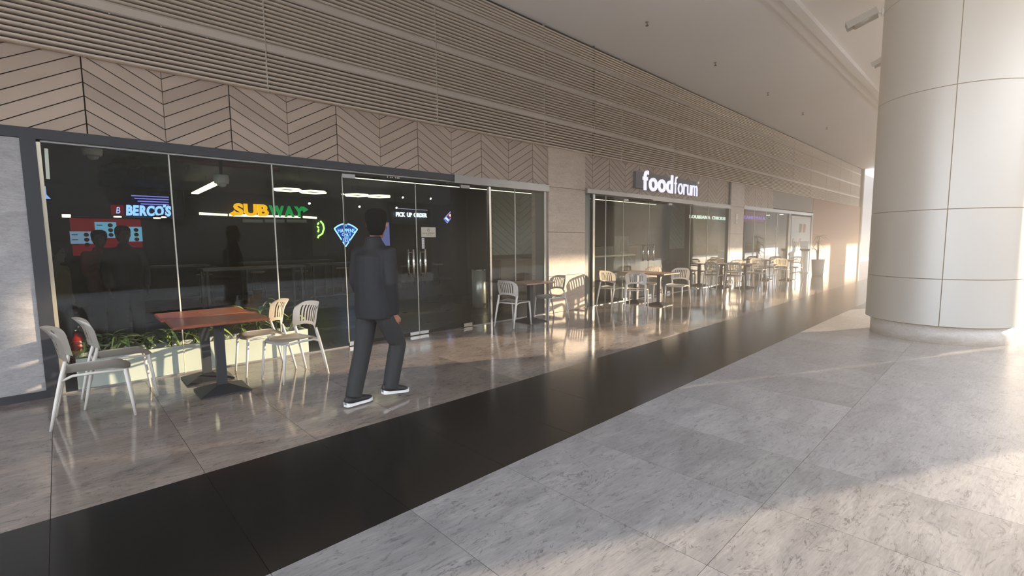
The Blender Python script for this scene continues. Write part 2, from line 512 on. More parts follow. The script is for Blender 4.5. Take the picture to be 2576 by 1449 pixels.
def chevron(parent, xa, xb, za, zb, yf, yb, m, cx0=CX0, gap=.011, cp=CP, drop=CDROP, pitch=PITCHZ, zp=ZP):
    k0 = math.floor((xa-cx0)/cp); k1 = math.ceil((xb-cx0)/cp)
    for k in range(k0, k1):
        x0 = cx0+k*cp; x1 = x0+cp
        o0 = 0 if k % 2 == 0 else -drop
        o1 = -drop if k % 2 == 0 else 0
        g0 = .006 if k % 2 == 0 else .003
        g1 = .003 if k % 2 == 0 else .006
        for i in range(-20, 20):
            zb0 = zp+i*pitch
            p = [(x0, zb0+o0), (x1, zb0+o1), (x1, zb0+o1+pitch-gap), (x0, zb0+o0+pitch-gap)]
            for fn in (lambda q: q[0]-max(xa, x0+g0), lambda q: min(xb, x1-g1)-q[0], lambda q: q[1]-za, lambda q: zb-q[1]):
                if len(p) > 2: p = clip(p, fn)
            if len(p) < 3: continue
            ar = abs(sum(p[j][0]*p[(j+1) % len(p)][1]-p[(j+1) % len(p)][0]*p[j][1] for j in range(len(p))))/2
            if ar < .0006: continue
            MB().prism(p, lambda u, v, d: (u, d, v), yb, yf).build('plank', m, parent)


clad = struct('wall_front')
Z0C, Z1C = 2.635, 3.425
for a, b in ((-8, 7.30), (8.5, 16.3), (17.55, 20.6)):
    MB().box(a, b, .004, .35, Z0C, Z1C+.02).build('backing', M_CBACK, clad)
chevron(clad, -1.65, 7.295, Z0C, Z1C, -.010, .005, M_CLAD)
chevron(clad, 8.505, 16.29, Z0C+.01, Z1C, -.010, .005, M_CLAD, cx0=CX0-.03)
chevron(clad, 17.56, 20.6, Z0C+.03, Z1C, -.010, .005, M_CLAD)
MB().box(20.6, 26.0, -.012, .35, 2.72, Z1C).build('plain_panel', M_GREY, clad)
MB().box(16.26, 16.32, -.06, .2, 2.6, Z1C).build('end_strip', M_FRAME, clad)

# stone pillars between the shop fronts, in courses
for i, (a, b) in enumerate(((7.30, 8.50), (16.42, 17.55))):
    p = struct('wall_pillar')
    dp = (.45, .12)[i]
    MB().box(a+.03, b-.03, .0, dp+.03, 0, 3.42).build('core', M_JOINT, p)
    for z0, z1 in ((0, .775), (.775, 1.69), (1.69, 2.61), (2.61, 3.42)):
        MB().box(a, b, -.035, dp, z0+.004, z1-.004).build('stone_block', M_PILLAR, p)

# ------------------------------------------------------------------ left stone panel, dark frame, headers
wl_ = struct('wall_left')
MB().box(-8, -.18, -.03, .3, .075, 2.53).build('stone_panel', M_PANEL, wl_)
MB().box(-8, -.16, -.05, .3, 0, .075).build('plinth', M_FRAME, wl_)
hd = struct('trim_2')
MB().box(-8, 4.92, -.035, .2, 2.535, 2.636).build('header', M_FRAME, hd)
MB().box(4.92, 7.30, -.055, .2, 2.50, 2.636).build('header', M_GFRAME, hd)
MB().box(-.185, -.075, -.045, .25, 0, 2.535).build('jamb', M_FRAME, hd)
MB().box(7.2, 7.30, .0, .25, 0, 2.50).build('jamb', M_GFRAME, hd)
h2 = struct('trim_3')
MB().box(8.5, 11.27, -.10, .2, 2.55, 2.645).build('header', M_GFRAME, h2)
MB().box(11.28, 13.62, -.09, .2, 2.53, 2.645).build('header', M_GFRAME, h2)
MB().box(13.64, 16.36, -.06, .2, 2.52, 2.645).build('header', M_GFRAME, h2)
MB().box(8.5, 8.76, .02, .3, 0, 2.55).build('jamb', mat('slate_frame', (92, 94, 90), .45, metal=.3), h2)
MB().box(16.28, 16.42, -.03, .08, 0, 2.6).build('jamb', M_FRAME, h2)
h3 = struct('trim_4')
MB().box(17.55, 26.0, -.04, .2, 2.56, 2.68).build('header', M_GFRAME, h3)
MB().box(22.55, 22.85, -.02, .2, 0, 2.56).build('jamb', M_FRAME, h3)
MB().box(25.75, 26.0, -.05, .2, 0, 2.6).build('jamb', M_FRAME, h3)


def pane(parent, a, b, z0=.012, z1=2.535, y=.02, name='pane'):
    return MB().box(a+.004, b-.004, y-.006, y+.006, z0, z1).build(name, M_GLASS, parent)


def seam(parent, x, z0=.012, z1=2.53, y=.02, w=.012):
    return MB().box(x-w/2, x+w/2, y-.012, y+.010, z0, z1).build('seam', M_SEAM, parent)


w1 = struct('window_1')
for a, b in ((-.075, .98), (.98, 2.06), (2.06, 2.975), (5.29, 5.74), (5.74, 6.39), (6.39, 7.2)):
    pane(w1, a, b)
for x in (.98, 2.06, 6.39):
    seam(w1, x)
MB().box(-.075, -.045, .0, .035, .012, 2.535).build('edge_strip', mat('brushed_edge', (196, 186, 160), .3, metal=.7), w1)
MB().box(-.075, 7.2, .0, .04, 2.515, 2.535).build('top_channel', M_GFRAME, w1)
MB().box(-.075, 2.97, .0, .04, 0, .014).build('sill', M_GFRAME, w1)
MB().box(5.3, 7.2, .0, .04, 0, .014).build('sill', M_GFRAME, w1)
MB().box(5.715, 5.76, -.01, .05, 0, 2.5).build('post', M_STEEL, w1)


def door(name, a, b, hinge_left, y=.02, ztop=2.45, hx=None):
    d = struct(name)
    pane(d, a+.003, b-.003, .05, ztop, y)
    MB().box(a-.003, a+.005, y-.008, y+.008, .05, ztop).build('edge', M_SEAM, d)
    hxs = (a, a+.19) if hinge_left else (b-.19, b)
    MB().box(hxs[0], hxs[1], y-.022, y+.022, .008, .07).build('bottom_patch', M_STEEL, d)
    MB().box(hxs[0], hxs[1], y-.022, y+.022, ztop-.02, ztop+.035).build('top_patch', M_GFRAME, d)
    lx = (b-.17, b) if hinge_left else (a, a+.17)
    MB().box(lx[0], lx[1], y-.02, y+.02, .012, .06).build('lock_patch', M_STEEL, d)
    for s in (-1, 1):
        x = hx + (-.055 if s < 0 else .055)*0
        yy = y + s*.075
        hnd = MB().tube([(hx, yy, .955), (hx, yy, 1.395)], .018, 12).build('handle', M_CHROME, d)
        for z in (1.0, 1.35):
            MB().tube([(hx, y, z), (hx, yy, z)], .009, 8).build('standoff', M_CHROME, hnd)
    return d


door('door_1', 2.985, 4.175, True, hx=4.07)
door('door_2', 4.185, 5.28, False, hx=4.29)
w1b = struct('window_2')
pane(w1b, 2.985, 5.28, 2.475, 2.535)
w2 = struct('window_3')
for a, b in ((8.86, 10.08), (12.48, 13.6), (13.7, 14.8), (14.8, 16.28)):
    pane(w2, a, b, z1=2.55)
for x in (9.35, 13.62, 14.8):
    seam(w2, x, z1=2.55)
MB().box(8.80, 8.87, -.03, .04, 0, 2.55).build('post', M_STEEL, w2)
MB().box(8.86, 16.28, .0, .04, 0, .014).build('sill', M_GFRAME, w2)
door('door_3', 10.09, 11.28, True, hx=11.15, ztop=2.48)
door('door_4', 11.29, 12.47, False, hx=11.42, ztop=2.48)
w3 = struct('window_4')
for a, b in ((17.56, 18.7), (18.7, 19.9), (19.9, 21.2), (21.2, 22.55)):
    pane(w3, a, b, z1=2.57)
for x in (18.7, 19.9, 21.2):
    seam(w3, x, z1=2.56, w=.03)

# paper notice, push sticker, exit sign
t = thing('paper_notice', 'cream paper notice stuck on the glass door above the handles', 'notice', (4.41, .012, 1.67))
MB().box(-.14, .14, -.0022, 0, -.08, .08).build('sheet', mat('paper', (186, 178, 160), .8), t)
MB().tube([(.022*math.cos(a), -.003, .035+.022*math.sin(a)) for a in [i*math.pi/8 for i in range(17)]], .0025, 6).build('emblem', M_JOINT, t)
letters('PLEASE USE THE OTHER DOOR', -.11, .11, -.003, -.022, -.008, .001, mat('print_grey', (110, 104, 92), .8), t, name='print')
letters('THANK YOU', -.05, .05, -.003, -.052, -.038, .001, MATS['print_grey'], t, name='print')
t = thing('push_sticker', 'narrow white sticker with vertical push lettering on the door', 'sticker', (4.30, .012, 1.49))
MB().box(-.024, .024, -.002, 0, -.085, .085).build('sheet', mat('sticker_white', (214, 212, 204), .6), t)
for i, ch in enumerate('PUSH'):
    letters(ch, -.012, .012, -.003, .045-i*.038, .07-i*.038, .001, M_HAIR, t)
t = thing('exit_sign', 'mirrored white exit lettering behind the glass above the doors', 'sign', (0, 0, 0))
a_, b_ = aty(970, 446, .25), aty(1005, 449, .25)
MB().box(a_.x-.06, b_.x+.06, .26, .30, a_.z-.03, a_.z+.17).build('box', M_FRAME, t)
letters('EXIT', a_.x, b_.x, .25, a_.z, a_.z+.12, .004, emis('exit_white', (210, 205, 190), .6), t, mirror=True)

# ------------------------------------------------------------------ foodforum sign
t = thing('shop_sign', 'white letters spelling foodforum on a dark raft above the doors', 'sign')
XS0, XS1 = 10.9*.985, 14.0*.985
MB().box(XS0-.28, XS1-.05, -.09, -.012, 2.80, 3.20).build('raft', mat('sign_raft', (84, 84, 88), .5), t)
SW = emis('sign_white', (232, 232, 250), .85)
SWd = XS1-XS0
letters('food', XS0, XS0+SWd*.50, -.12, 2.755, 3.255, .03, SW, t, offset=.022, gap=.05)
letters('forum', XS0+SWd*.53, XS1-.06, -.12, 2.765, 3.235, .03, SW, t, offset=-.012, gap=.10)
MB().tube([(XS1+.01+.03*math.cos(a), -.12, 3.17+.03*math.sin(a)) for a in [i*math.pi/6 for i in range(13)]], .005, 6).build('register_mark', SW, t)

# ------------------------------------------------------------------ building number on the second pillar
t = thing('wall_plate', 'small white vertical lettering plate on the second stone pillar', 'plate', (16.92, -.036, 2.2))
MB().box(-.11, .11, -.006, 0, -.17, .17).build('plate', M_PILLAR, t)
for i, ch in enumerate('IIIECS'):
    letters(ch, -.09, .09, -.009, .12-i*.055, .16-i*.055, .004, mat('plate_white', (236, 226, 212), .5), t)

# ------------------------------------------------------------------ far end: poster panel, orange wall, end wall
ow = struct('wall_right')
MB().box(26.0, 36.2, -.02, .3, 0, 3.40).build('plaster', M_ORANGE, ow)
MB().box(36.2, 36.45, -.1, 4, 0, 9).build('end_return', M_GREY, ow)
fw_ = MB().box(46, 46.4, -3, 9, 0, 9.5).build('wall_end', mat('end_grey', (118, 112, 106), .8, noise_amt=.05)); tag(fw_, kind='structure')
t = thing('poster_panel', 'tall pale poster panel with dark lettering beside the orange wall', 'poster', (0, 0, 0))
MB().box(22.9, 25.7, -.03, .1, .03, 2.49).build('board', mat('poster_pale', (196, 198, 192), .6), t)
letters('foodforum', 23.1, 25.5, -.032, 1.12, 1.52, .004, mat('poster_dark', (70, 68, 66), .6), t, offset=.012)
for x, c in ((24.0, 'poster_dark'), (24.55, 'poster_red')):
    m_ = mat('poster_red', (150, 66, 62), .6)
    MB().prism([(x, 1.78), (x+.32, 1.78), (x+.42, 2.1), (x+.38, 2.16), (x, 2.16)], lambda u, v, d: (u, d, v), -.03, -.034).build('mark', MATS[c], t)

# ------------------------------------------------------------------ round columns
def column(name, cx, cy_, r, label, detail=True):
    t = thing(name, label, 'column', (cx, cy_, 0))
    MB().lathe([(r-.03, .25), (r-.03, H)], 48).build('core', M_CORE, t)
    MB().lathe([(r-.07, 0), (r-.07, .25)], 48).build('plinth', M_PANEL, t)
    levels = [.26, .92, 1.88, 3.52, 4.9, H] if detail else [.26, H]
    a0 = math.atan2(CAM.y-cy_, CAM.x-cx)+.03
    for z0, z1 in zip(levels[:-1], levels[1:]):
        for k in range(4):
            s = a0+k*math.pi/2+.006; e = a0+(k+1)*math.pi/2-.006
            n = 18
            ins = [(r-.03, z0), (r, z0+.006), (r, z1-.006), (r-.03, z1)]
            vs = []; fs = []
            for i in range(n+1):
                a = s+(e-s)*i/n
                vs += [(q*math.cos(a), q*math.sin(a), z) for q, z in ((r-.028, z0+.006), (r, z0+.006), (r, z1-.006), (r-.028, z1-.006))]
            for i in range(n):
                for j in range(4):
                    fs.append((i*4+j, (i+1)*4+j, (i+1)*4+(j+1) % 4, i*4+(j+1) % 4))
            fs += [(3, 2, 1, 0), (n*4, n*4+1, n*4+2, n*4+3)]
            mb = MB(); mb.add(vs, fs, True)
            o = mb.build('cladding_panel', M_ALU, t)
            try:
                o.data.set_sharp_from_angle(angle=R(40))
            except Exception:
                pass
    return t


column('round_column', 9.67, -5.87, .88, 'large round column clad in pale metal panels at the right')
column('round_column', 16.95, -5.87, .80, 'round column next in line behind the large metal column', False)
column('round_column', 24.3, -5.87, .80, 'third round column of the row towards the far end', False)
column('round_column', 31.6, -5.87, .80, 'farthest round column of the row', False)
column('round_column', 43.3, -5.87, .80, 'unseen round column beyond the shops, added to shade the orange wall', False)  # out of view; spaced so its shadow bands the orange wall
column('round_column', 11.75, -9.0, 1.0, 'unseen round column added to widen the shadow band on the floor', False)  # out of view; added to widen the large column's floor shadow

# bullet cameras on the column
def bullet(px, py, dist, label, sc_=1.0):
    d = ray(px, py); k = dist/math.hypot(d.x, d.y); p = CAM+d*k
    t = thing('security_camera', label, 'camera', p)
    cdir = (Vector((9.67, -5.87, 0))-Vector((p.x, p.y, 0))).normalized()
    ax = Vector((-.35, .80, -.42)).normalized()
    ax = (-cdir*.93 + Vector((0, 0, -.36))).normalized()
    b = MB().tube([-ax*.16*sc_, ax*.12*sc_], .062*sc_, 14).build('housing', M_GFRAME, t)
    side = ax.cross(Vector((0, 0, 1))).normalized(); upv = side.cross(ax).normalized()
    mb = MB()
    M = Matrix((( ax.x, side.x, upv.x, 0), (ax.y, side.y, upv.y, 0), (ax.z, side.z, upv.z, 0), (0, 0, 0, 1)))
    mb.box(-.17*sc_, .2*sc_, -.075*sc_, .075*sc_, .062*sc_, .075*sc_, M)
    mb.box(-.17*sc_, .2*sc_, -.078*sc_, -.07*sc_, -.02*sc_, .075*sc_, M)
    mb.box(-.17*sc_, .2*sc_, .07*sc_, .078*sc_, -.02*sc_, .075*sc_, M)
    mb.build('sunshield', M_GFRAME, t)
    MB().tube([ax*.12*sc_, ax*.13*sc_], .045*sc_, 12).build('lens', M_IRON, t)
    st = -ax*.12*sc_
    gapl = math.hypot(p.x-9.67, p.y+5.87) - .885 - .12*sc_*.93
    MB().tube([st, st+cdir*gapl*.4+Vector((0, 0, .03)), st+cdir*gapl+Vector((0, 0, .02))], .02, 8).build('arm', M_WHITE, t)
    MB().tube([st+cdir*(gapl-.03)+Vector((0, 0, .02)), st+cdir*gapl+Vector((0, 0, .02))], .06, 12).build('wall_plate', M_WHITE, t)


bullet(2172, 52, 9.55, 'grey bullet camera high on the left side of the large column', 1.1)
bullet(2226, 152, 9.9, 'smaller bullet camera just below the grey one on the large column', .8)

# ------------------------------------------------------------------ furniture outside
def make_chair():
    t = thing('cafe_chair', 'chair', 'chair', (0, 0, 0), 0, 'white slatted chairs on the terrace')
    # seat: dished, waterfall front, rounded corners
    nx, ny = 10, 10
    bm = bmesh.new(); g = {}
    for i in range(nx+1):
        for j in range(ny+1):
            u = i/nx; v = -1+2*j/ny
            hw = .205 + .02*u - .05*max(0, (u-.8)/.2)**2*0.6
            x = -.19+.43*u - .035*abs(v)**4*max(0, (u-.5)*2)
            z = .452 - .012*(1-v*v)*math.sin(math.pi*u) - .03*max(0, (u-.75)/.25)**2 + .006*abs(v)**3
            g[i, j] = bm.verts.new((x, hw*v, z))
    fs = [bm.faces.new((g[i, j], g[i+1, j], g[i+1, j+1], g[i, j+1])) for i in range(nx) for j in range(ny)]
    bmesh.ops.solidify(bm, geom=bm.faces[:], thickness=.022)
    bmesh.ops.recalc_face_normals(bm, faces=bm.faces[:])
    for f in bm.faces: f.smooth = True
    me = bpy.data.meshes.new('seat'); bm.to_mesh(me); bm.free(); me.materials.append(M_CHAIR); link('seat', me, t)
    # backrest: bowed shell with seven vertical slots and an arched lower edge
    us = [-1, -.93, -.82]
    ns = 7; lo, hi = -.66, .66
    step = (hi-lo)/ns
    for k in range(ns):
        us += [lo+k*step+.05*step*0, lo+k*step+.42*step]
    us += [hi, .82, .93, 1]
    slot = set()
    idx = {round(u, 4): i for i, u in enumerate(us)}
    for k in range(ns):
        slot.add(idx[round(lo+k*step, 4)])
    vs_ = [0, .06, .14, .24, .36, .48, .6, .72, .82, .90, .96, 1.0]
    bm = bmesh.new(); g = {}
    for i, u in enumerate(us):
        for j, v in enumerate(vs_):
            hw = .205+.022*math.sin(math.pi*v*.8) - .03*max(0, (v-.82)/.18)**2
            zb = .575 - .05*abs(u)**3 + .02*(1-abs(u))*0
            zt = .835 - .045*abs(u)**5
            z = zb+(zt-zb)*v
            x = -.225 - .045*((z-.55)/.28) - .05*max(0, (z-.70)/.13)**2 + .07*abs(u)**2
            g[i, j] = bm.verts.new((x, hw*u, z))
    for i in range(len(us)-1):
        for j in range(len(vs_)-1):
            if i in slot and 2 <= j < 8: continue
            bm.faces.new((g[i, j], g[i+1, j], g[i+1, j+1], g[i, j+1]))
    bmesh.ops.solidify(bm, geom=bm.faces[:], thickness=.016)
    bmesh.ops.recalc_face_normals(bm, faces=bm.faces[:])
    me = bpy.data.meshes.new('backrest'); bm.to_mesh(me); bm.free()
    for p in me.polygons: p.use_smooth = True
    try: me.set_sharp_from_angle(angle=R(35))
    except Exception: pass
    me.materials.append(M_CHAIR); link('backrest', me, t)
    for s in (-1, 1):
        MB().tube([(-.30, .215*s, 0), (-.255, .21*s, .22), (-.205, .20*s, .44), (-.188, .200*s, .50), (-.176, .203*s, .56)], [(.011, .013), (.014, .018), (.016, .024), (.015, .021), (.012, .02)], 10, up=(0, 1, 0)).build('leg', M_CHAIR, t)
        MB().tube([(.245, .205*s, 0), (.222, .20*s, .22), (.20, .195*s, .43)], [(.011, .012), (.013, .016), (.015, .02)], 10, up=(0, 1, 0)).build('leg', M_CHAIR, t)
    fr = MB()
    for s in (-1, 1):
        fr.tube([(-.205, .2*s, .40), (-.14, .2*s, .428), (.0, .2*s, .43), (.2, .195*s, .42)], [(.012, .022), (.012, .014), (.012, .012), (.012, .014)], 8, up=(0, 1, 0))
    fr.tube([(.195, -.195, .42), (.195, .195, .42)], .012, 8)
    fr.tube([(-.2, -.2, .425), (-.2, .2, .425)], .012, 8)
    fr.build('seat_frame', M_CHAIR, t)
    return t


def make_table(name, label, w, d, top, group):
    t = thing(name, label, 'table', (0, 0, 0), 0, group)
    c = .006
    mb = MB(); w2, d2 = w/2, d/2
    rings = [(w2-c, d2-c, .722), (w2, d2, .722+c), (w2, d2, .75-c), (w2-c, d2-c, .75)]
    vs = [(sx*a, sy*b, z) for a, b, z in rings for sx, sy in ((-1, -1), (1, -1), (1, 1), (-1, 1))]
    fs = [(3, 2, 1, 0), (12, 13, 14, 15)] + [(i*4+k, i*4+(k+1) % 4, (i+1)*4+(k+1) % 4, (i+1)*4+k) for i in range(3) for k in range(4)]
    mb.add(vs, fs).build('tabletop', top, t)
    MB().box(-.042, .042, -.042, .042, .07, .70).build('post', M_IRON, t)
    MB().box(-.16, .16, -.16, .16, .70, .722).build('top_plate', M_IRON, t)
    b = .225
    mb = MB()
    vs = [(sx*r, sy*r, z) for r, z in ((b, 0.004), (b, .014), (.055, .075)) for sx, sy in ((-1, -1), (1, -1), (1, 1), (-1, 1))]
    fs = [(3, 2, 1, 0), (8, 9, 10, 11)] + [(i*4+k, i*4+(k+1) % 4, (i+1)*4+(k+1) % 4, (i+1)*4+k) for i in range(2) for k in range(4)]
    base = mb.add(vs, fs).build('base', M_IRON, t)
    for sx, sy in ((-1, -1), (1, -1), (1, 1), (-1, 1)):
        MB().lathe([(.012, 0), (.012, .006)], 8).build('foot', M_IRON, base, (sx*(b-.02), sy*(b-.02), 0))
    return t


tabs = [  # x, y, rz, label
    (1.13, -1.03, -.04, 'red-brown table nearest the viewer, between the four near chairs'),
    (1.12, -.40, -.03, 'red-brown table against the glass, touching the nearest table'),
]
tb = make_table('cafe_table', tabs[0][3], .82, .62, M_TABLE, 'wooden tables on the terrace')
tb.location = (tabs[0][0], tabs[0][1], 0); tb.rotation_euler.z = tabs[0][2]
dup(tb, (tabs[1][0], tabs[1][1], 0), tabs[1][2], tabs[1][3])
tb2 = make_table('cafe_table', 'pale wood table alone beside the first stone pillar', .72, .62, M_TABLE2, 'wooden tables on the terrace')
tb2.location = (6.36, -.40, 0); tb2.rotation_euler.z = -.06
for x, y, rz, l in ((10.1, -.36, 0, 'pale wood table by the foodforum doors, nearer the glass'), (10.02, -1.02, 0, 'pale wood table by the foodforum doors, nearer the walkway'),
                    (15.1, -.35, 0, 'pale wood table in front of the second stone pillar, by the glass'), (15.25, -1.0, 0, 'pale wood table in front of the second stone pillar, by the walkway'),
                    (18.75, -.42, 0, 'farthest pale wood table group, the one by the glass'), (19.1, -1.05, 0, 'farthest pale wood table, nearer the walkway')):
    dup(tb2, (x, y, 0), rz, l)
chairs = [
    (.165, -1.07, -.07, 'shaded chair nearest the left edge, in front of the dark jamb'),
    (.37, -.56, .02, 'sunlit chair tucked behind the nearest left chair, facing the red-brown table'),
    (1.83, -1.05, math.pi+.24, 'sunlit chair right of the near table, closest to the walking man'),
    (1.68, -.48, math.pi+.02, 'chair right of the near table, back edge-on, against the glass'),
    (5.86, -.48, .16, 'white chair left of the lone table, near the steel bin'),
    (6.86, -.46, math.pi-.1, 'grey shaded chair right of the lone table, in front of the pillar'),
    (9.12, -.34, -.05, 'left chair by the glass at the foodforum doors'),
    (9.1, -1.0, .4, 'left chair by the walkway at the foodforum doors'),
    (10.62, -.42, math.pi+.1, 'sunlit slatted chair right of the tables at the foodforum doors'),
    (10.52, -1.2, math.pi+.1, 'shaded chair right of the tables, nearest the walkway at the foodforum doors'),
    (14.35, -.42, .0, 'chair left of the tables by the second pillar, near the glass'),
    (14.45, -1.0, .1, 'chair left of the tables by the second pillar, near the walkway'),
    (15.95, -.40, math.pi, 'chair right of the tables by the second pillar, near the glass'),
    (16.0, -1.05, math.pi-.1, 'chair right of the tables by the second pillar, near the walkway'),
    (17.95, -.45, .0, 'chair left of the farthest tables, near the glass'),
    (18.3, -1.1, .1, 'chair left of the farthest tables, near the walkway'),
    (19.65, -.4, math.pi, 'chair right of the farthest tables, near the glass'),
    (19.95, -1.0, math.pi-.2, 'farthest white chair, nearest the plant pot'),
]
ch0 = make_chair()
for i, (x, y, rz, l) in enumerate(chairs):
    if i == 0:
        ch0.location = (x, y, 0); ch0.rotation_euler.z = rz; ch0['label'] = l
    else:
        dup(ch0, (x, y, 0), rz, l)

# ------------------------------------------------------------------ planters and plants
def leaf_mesh(name, L, w, bend, m, fold=.15):
    mb = MB(); n = 5
    vs = []
    for i in range(n+1):
        t = i/n; ww = w*math.sin(math.pi*min(1, t*.93+.07))**.8*(1-t*.3) if i < n else .001
        x = L*t; z = -bend*t*t*L
        vs += [(x, -ww/2, z+fold*ww), (x, 0, z), (x, ww/2, z+fold*ww)]
    fs = []
    for i in range(n):
        for j in range(2):
            fs.append((i*3+j, i*3+j+1, (i+1)*3+j+1, (i+1)*3+j))
    return mb.add(vs, fs, True).mesh(name, m)


LEAVES = [leaf_mesh('leaf', .15, .055, .5, M_LEAF), leaf_mesh('leaf', .19, .05, .8, M_LEAF2), leaf_mesh('leaf', .12, .06, .3, M_LEAF), leaf_mesh('leaf', .22, .035, 1.0, M_LEAF2)]
t = thing('trough_planter', 'long white trough planter standing behind the glass', 'planter', (0, 0, 0))
pl = MB()
PX0, PX1, PY0, PY1, PH = .05, 2.42, .06, .44, .33
pl.box(PX0, PX1, PY0, PY0+.03, 0, PH); pl.box(PX0, PX1, PY1-.03, PY1, 0, PH); pl.box(PX0, PX0+.03, PY0+.03, PY1-.03, 0, PH); pl.box(PX1-.03, PX1, PY0+.03, PY1-.03, 0, PH)
pl.build('box', M_WHITE, t)
MB().box(PX0+.03, PX1-.03, PY0+.03, PY1-.03, .01, PH-.05).build('soil', M_SOIL, t)
names_x = ['at the left end of the trough planter', 'second from the left end of the trough planter', 'third from the left in the trough planter', 'fourth from the left in the trough planter', 'in the middle of the trough planter', 'just right of the middle of the trough planter', 'fourth from the right end of the trough planter', 'third from the right end of the trough planter', 'second from the right end of the trough planter', 'at the right end of the trough planter']
for i in range(10):
    x = .2+i*.235; hgt = .22+.16*random.random()+(.14 if i in (6, 7, 8) else 0)
    p = thing('leafy_plant', 'green leafy plant '+names_x[i], 'plant', (x, .25+random.uniform(-.06, .06), PH-.05), 0, 'plants in the trough planter')
    st = MB()
    tips = []
    for k in range(3):
        a = random.uniform(0, 6.28); tip = Vector((.09*math.cos(a), .07*math.sin(a), hgt*random.uniform(.7, 1)))
        st.tube([(0, 0, 0), tip*.5+Vector((0, 0, .02)), tip], [.006, .005, .003], 5); tips.append(tip)
    st.build('stem', M_STEM, p)
    for tip in tips:
        for k in range(12):
            lf = link('leaf', random.choice(LEAVES), p, tip*(1-.065*k)+Vector((0, 0, .01)))
            lf.rotation_euler = (random.uniform(-.3, .3), random.uniform(-.9, .2), k*2.4+random.uniform(-.4, .4))
            s = random.uniform(.55, 1.0); lf.scale = (s, s, s)
pp = atz(2056, 692, 0); pp.z = 0
t = thing('plant_pot', 'tall grey plant pot before the orange wall', 'pot', pp)
MB().lathe([(.19, 0), (.21, .2), (.235, .64), (.215, .64), (.20, .55)], 20).build('pot', mat('pot_grey', (158, 152, 144), .6), t)
MB().lathe([(.01, .585), (.20, .59)], 16).build('soil', M_SOIL, t)
p = thing('palm_plant', 'small feathery palm growing in the tall grey pot', 'plant', pp+Vector((0, 0, .59)))
frond = [leaf_mesh('leaf', .36, .045, .8, M_LEAF, .3), leaf_mesh('leaf', .30, .045, .5, M_LEAF, .3)]
for sx, sy, hh in ((0, 0, 1.0), (.03, .03, .72), (-.05, .02, .4)):
    MB().tube([(sx, sy, 0), (sx*2, sy*2, hh)], [.022, .014], 6).build('stem', M_STEM, p)
    for k in range(11):
        lf = link('leaf', frond[k % 2], p, (sx*2, sy*2, hh)); lf.rotation_euler = (random.uniform(-.3, .3), random.uniform(-1.0, .25), k*.58+random.random())
# ------------------------------------------------------------------ shop interior shell
iw = struct('wall_back')
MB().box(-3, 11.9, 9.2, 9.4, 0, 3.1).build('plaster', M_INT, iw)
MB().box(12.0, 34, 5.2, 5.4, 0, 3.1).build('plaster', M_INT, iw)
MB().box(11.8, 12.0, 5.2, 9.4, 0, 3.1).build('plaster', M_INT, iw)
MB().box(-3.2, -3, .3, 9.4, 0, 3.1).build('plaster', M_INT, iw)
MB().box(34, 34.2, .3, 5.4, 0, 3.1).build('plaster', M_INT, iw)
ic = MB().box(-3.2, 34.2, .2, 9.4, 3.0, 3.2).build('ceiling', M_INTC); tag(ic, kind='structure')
ip = struct('wall_partition')
MB().box(7.72, 11.4, 2.56, 2.7, 0, 3.0).build('backing', M_CBACK, ip)
M_CLADI = mat('grey_green_board', (128, 134, 124), .55, noise_amt=.08, nscale=3)
chevron(ip, 7.74, 11.35, 1.16, 2.98, 2.545, 2.56, M_CLADI, cx0=8.05, cp=.95, drop=.62, pitch=.19, gap=.016, zp=2.3)
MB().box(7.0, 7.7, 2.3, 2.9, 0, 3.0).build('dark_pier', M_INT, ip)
XP0, XP1 = aty(1689, 560, 2.5).x, aty(1726, 560, 2.5).x
MB().box(XP0, XP1, 2.56, 2.7, 0, 3.0).build('backing', M_CBACK, ip)
chevron(ip, XP0+.02, XP1-.02, 1.16, 2.98, 2.545, 2.56, M_CLADI, cx0=17.2, cp=.95, drop=.62, pitch=.19, gap=.016, zp=2.3)
t = thing('service_counter', 'brown wood fronted counter below the chevron wall inside', 'counter', (0, 0, 0))
for k in range(4):
    MB().box(7.85+k*.82, 7.85+k*.82+.81, 2.05, 2.1, .12, 1.02).build('front_panel', M_INTW, t)
MB().box(7.8, 11.2, 2.0, 2.5, 1.02, 1.07).build('worktop', M_DARKW, t)
MB().box(7.85, 11.15, 2.1, 2.45, .0, 1.02).build('body', M_DARKW, t)

# ------------------------------------------------------------------ lit signs at the back of the food court
YB = 9.0


def q(px, py, y=YB):
    return aty(px, py, y)


# yellow and green sandwich sign
t = thing('sandwich_sign', 'lit yellow and green sandwich shop sign on a light bar', 'sign')
YEL = emis('sign_yellow', (255, 190, 20), 1.0); GRN = emis('sign_green', (10, 150, 72), .85); LED = emis('led_warm', (255, 244, 200), 2.2)
a, b = q(586, 545), q(766, 545)
x0, x1 = a.x, b.x-.06; xm = x0+(x1-x0)*.48; z0, z1 = 2.335, 2.69
letters('SUB', x0, xm-.01, YB-.12, z0, z1, .05, YEL, t, offset=.045, gap=.03)
letters('WAY', xm+.01, x1, YB-.12, z0, z1-.02, .05, GRN, t, offset=.045, gap=.03)
MB().prism([(x0-.12, z0+.05), (x0-.0, z0+.13), (x0+.0, z0+.09), (x0+.12, z0+.09), (x0+.12, z0+.0), (x0+.0, z0+.0), (x0, z0-.04)], lambda u, v, d: (u, d, v), YB-.10, YB-.18).build('arrow', YEL, t)
MB().prism([(x1+.13, z1-.11), (x1-.01, z1-.2), (x1-.01, z1-.15), (x1-.12, z1-.15), (x1-.12, z1-.06), (x1-.01, z1-.06), (x1-.01, z1-.02)], lambda u, v, d: (u, d, v), YB-.10, YB-.18).build('arrow', GRN, t)
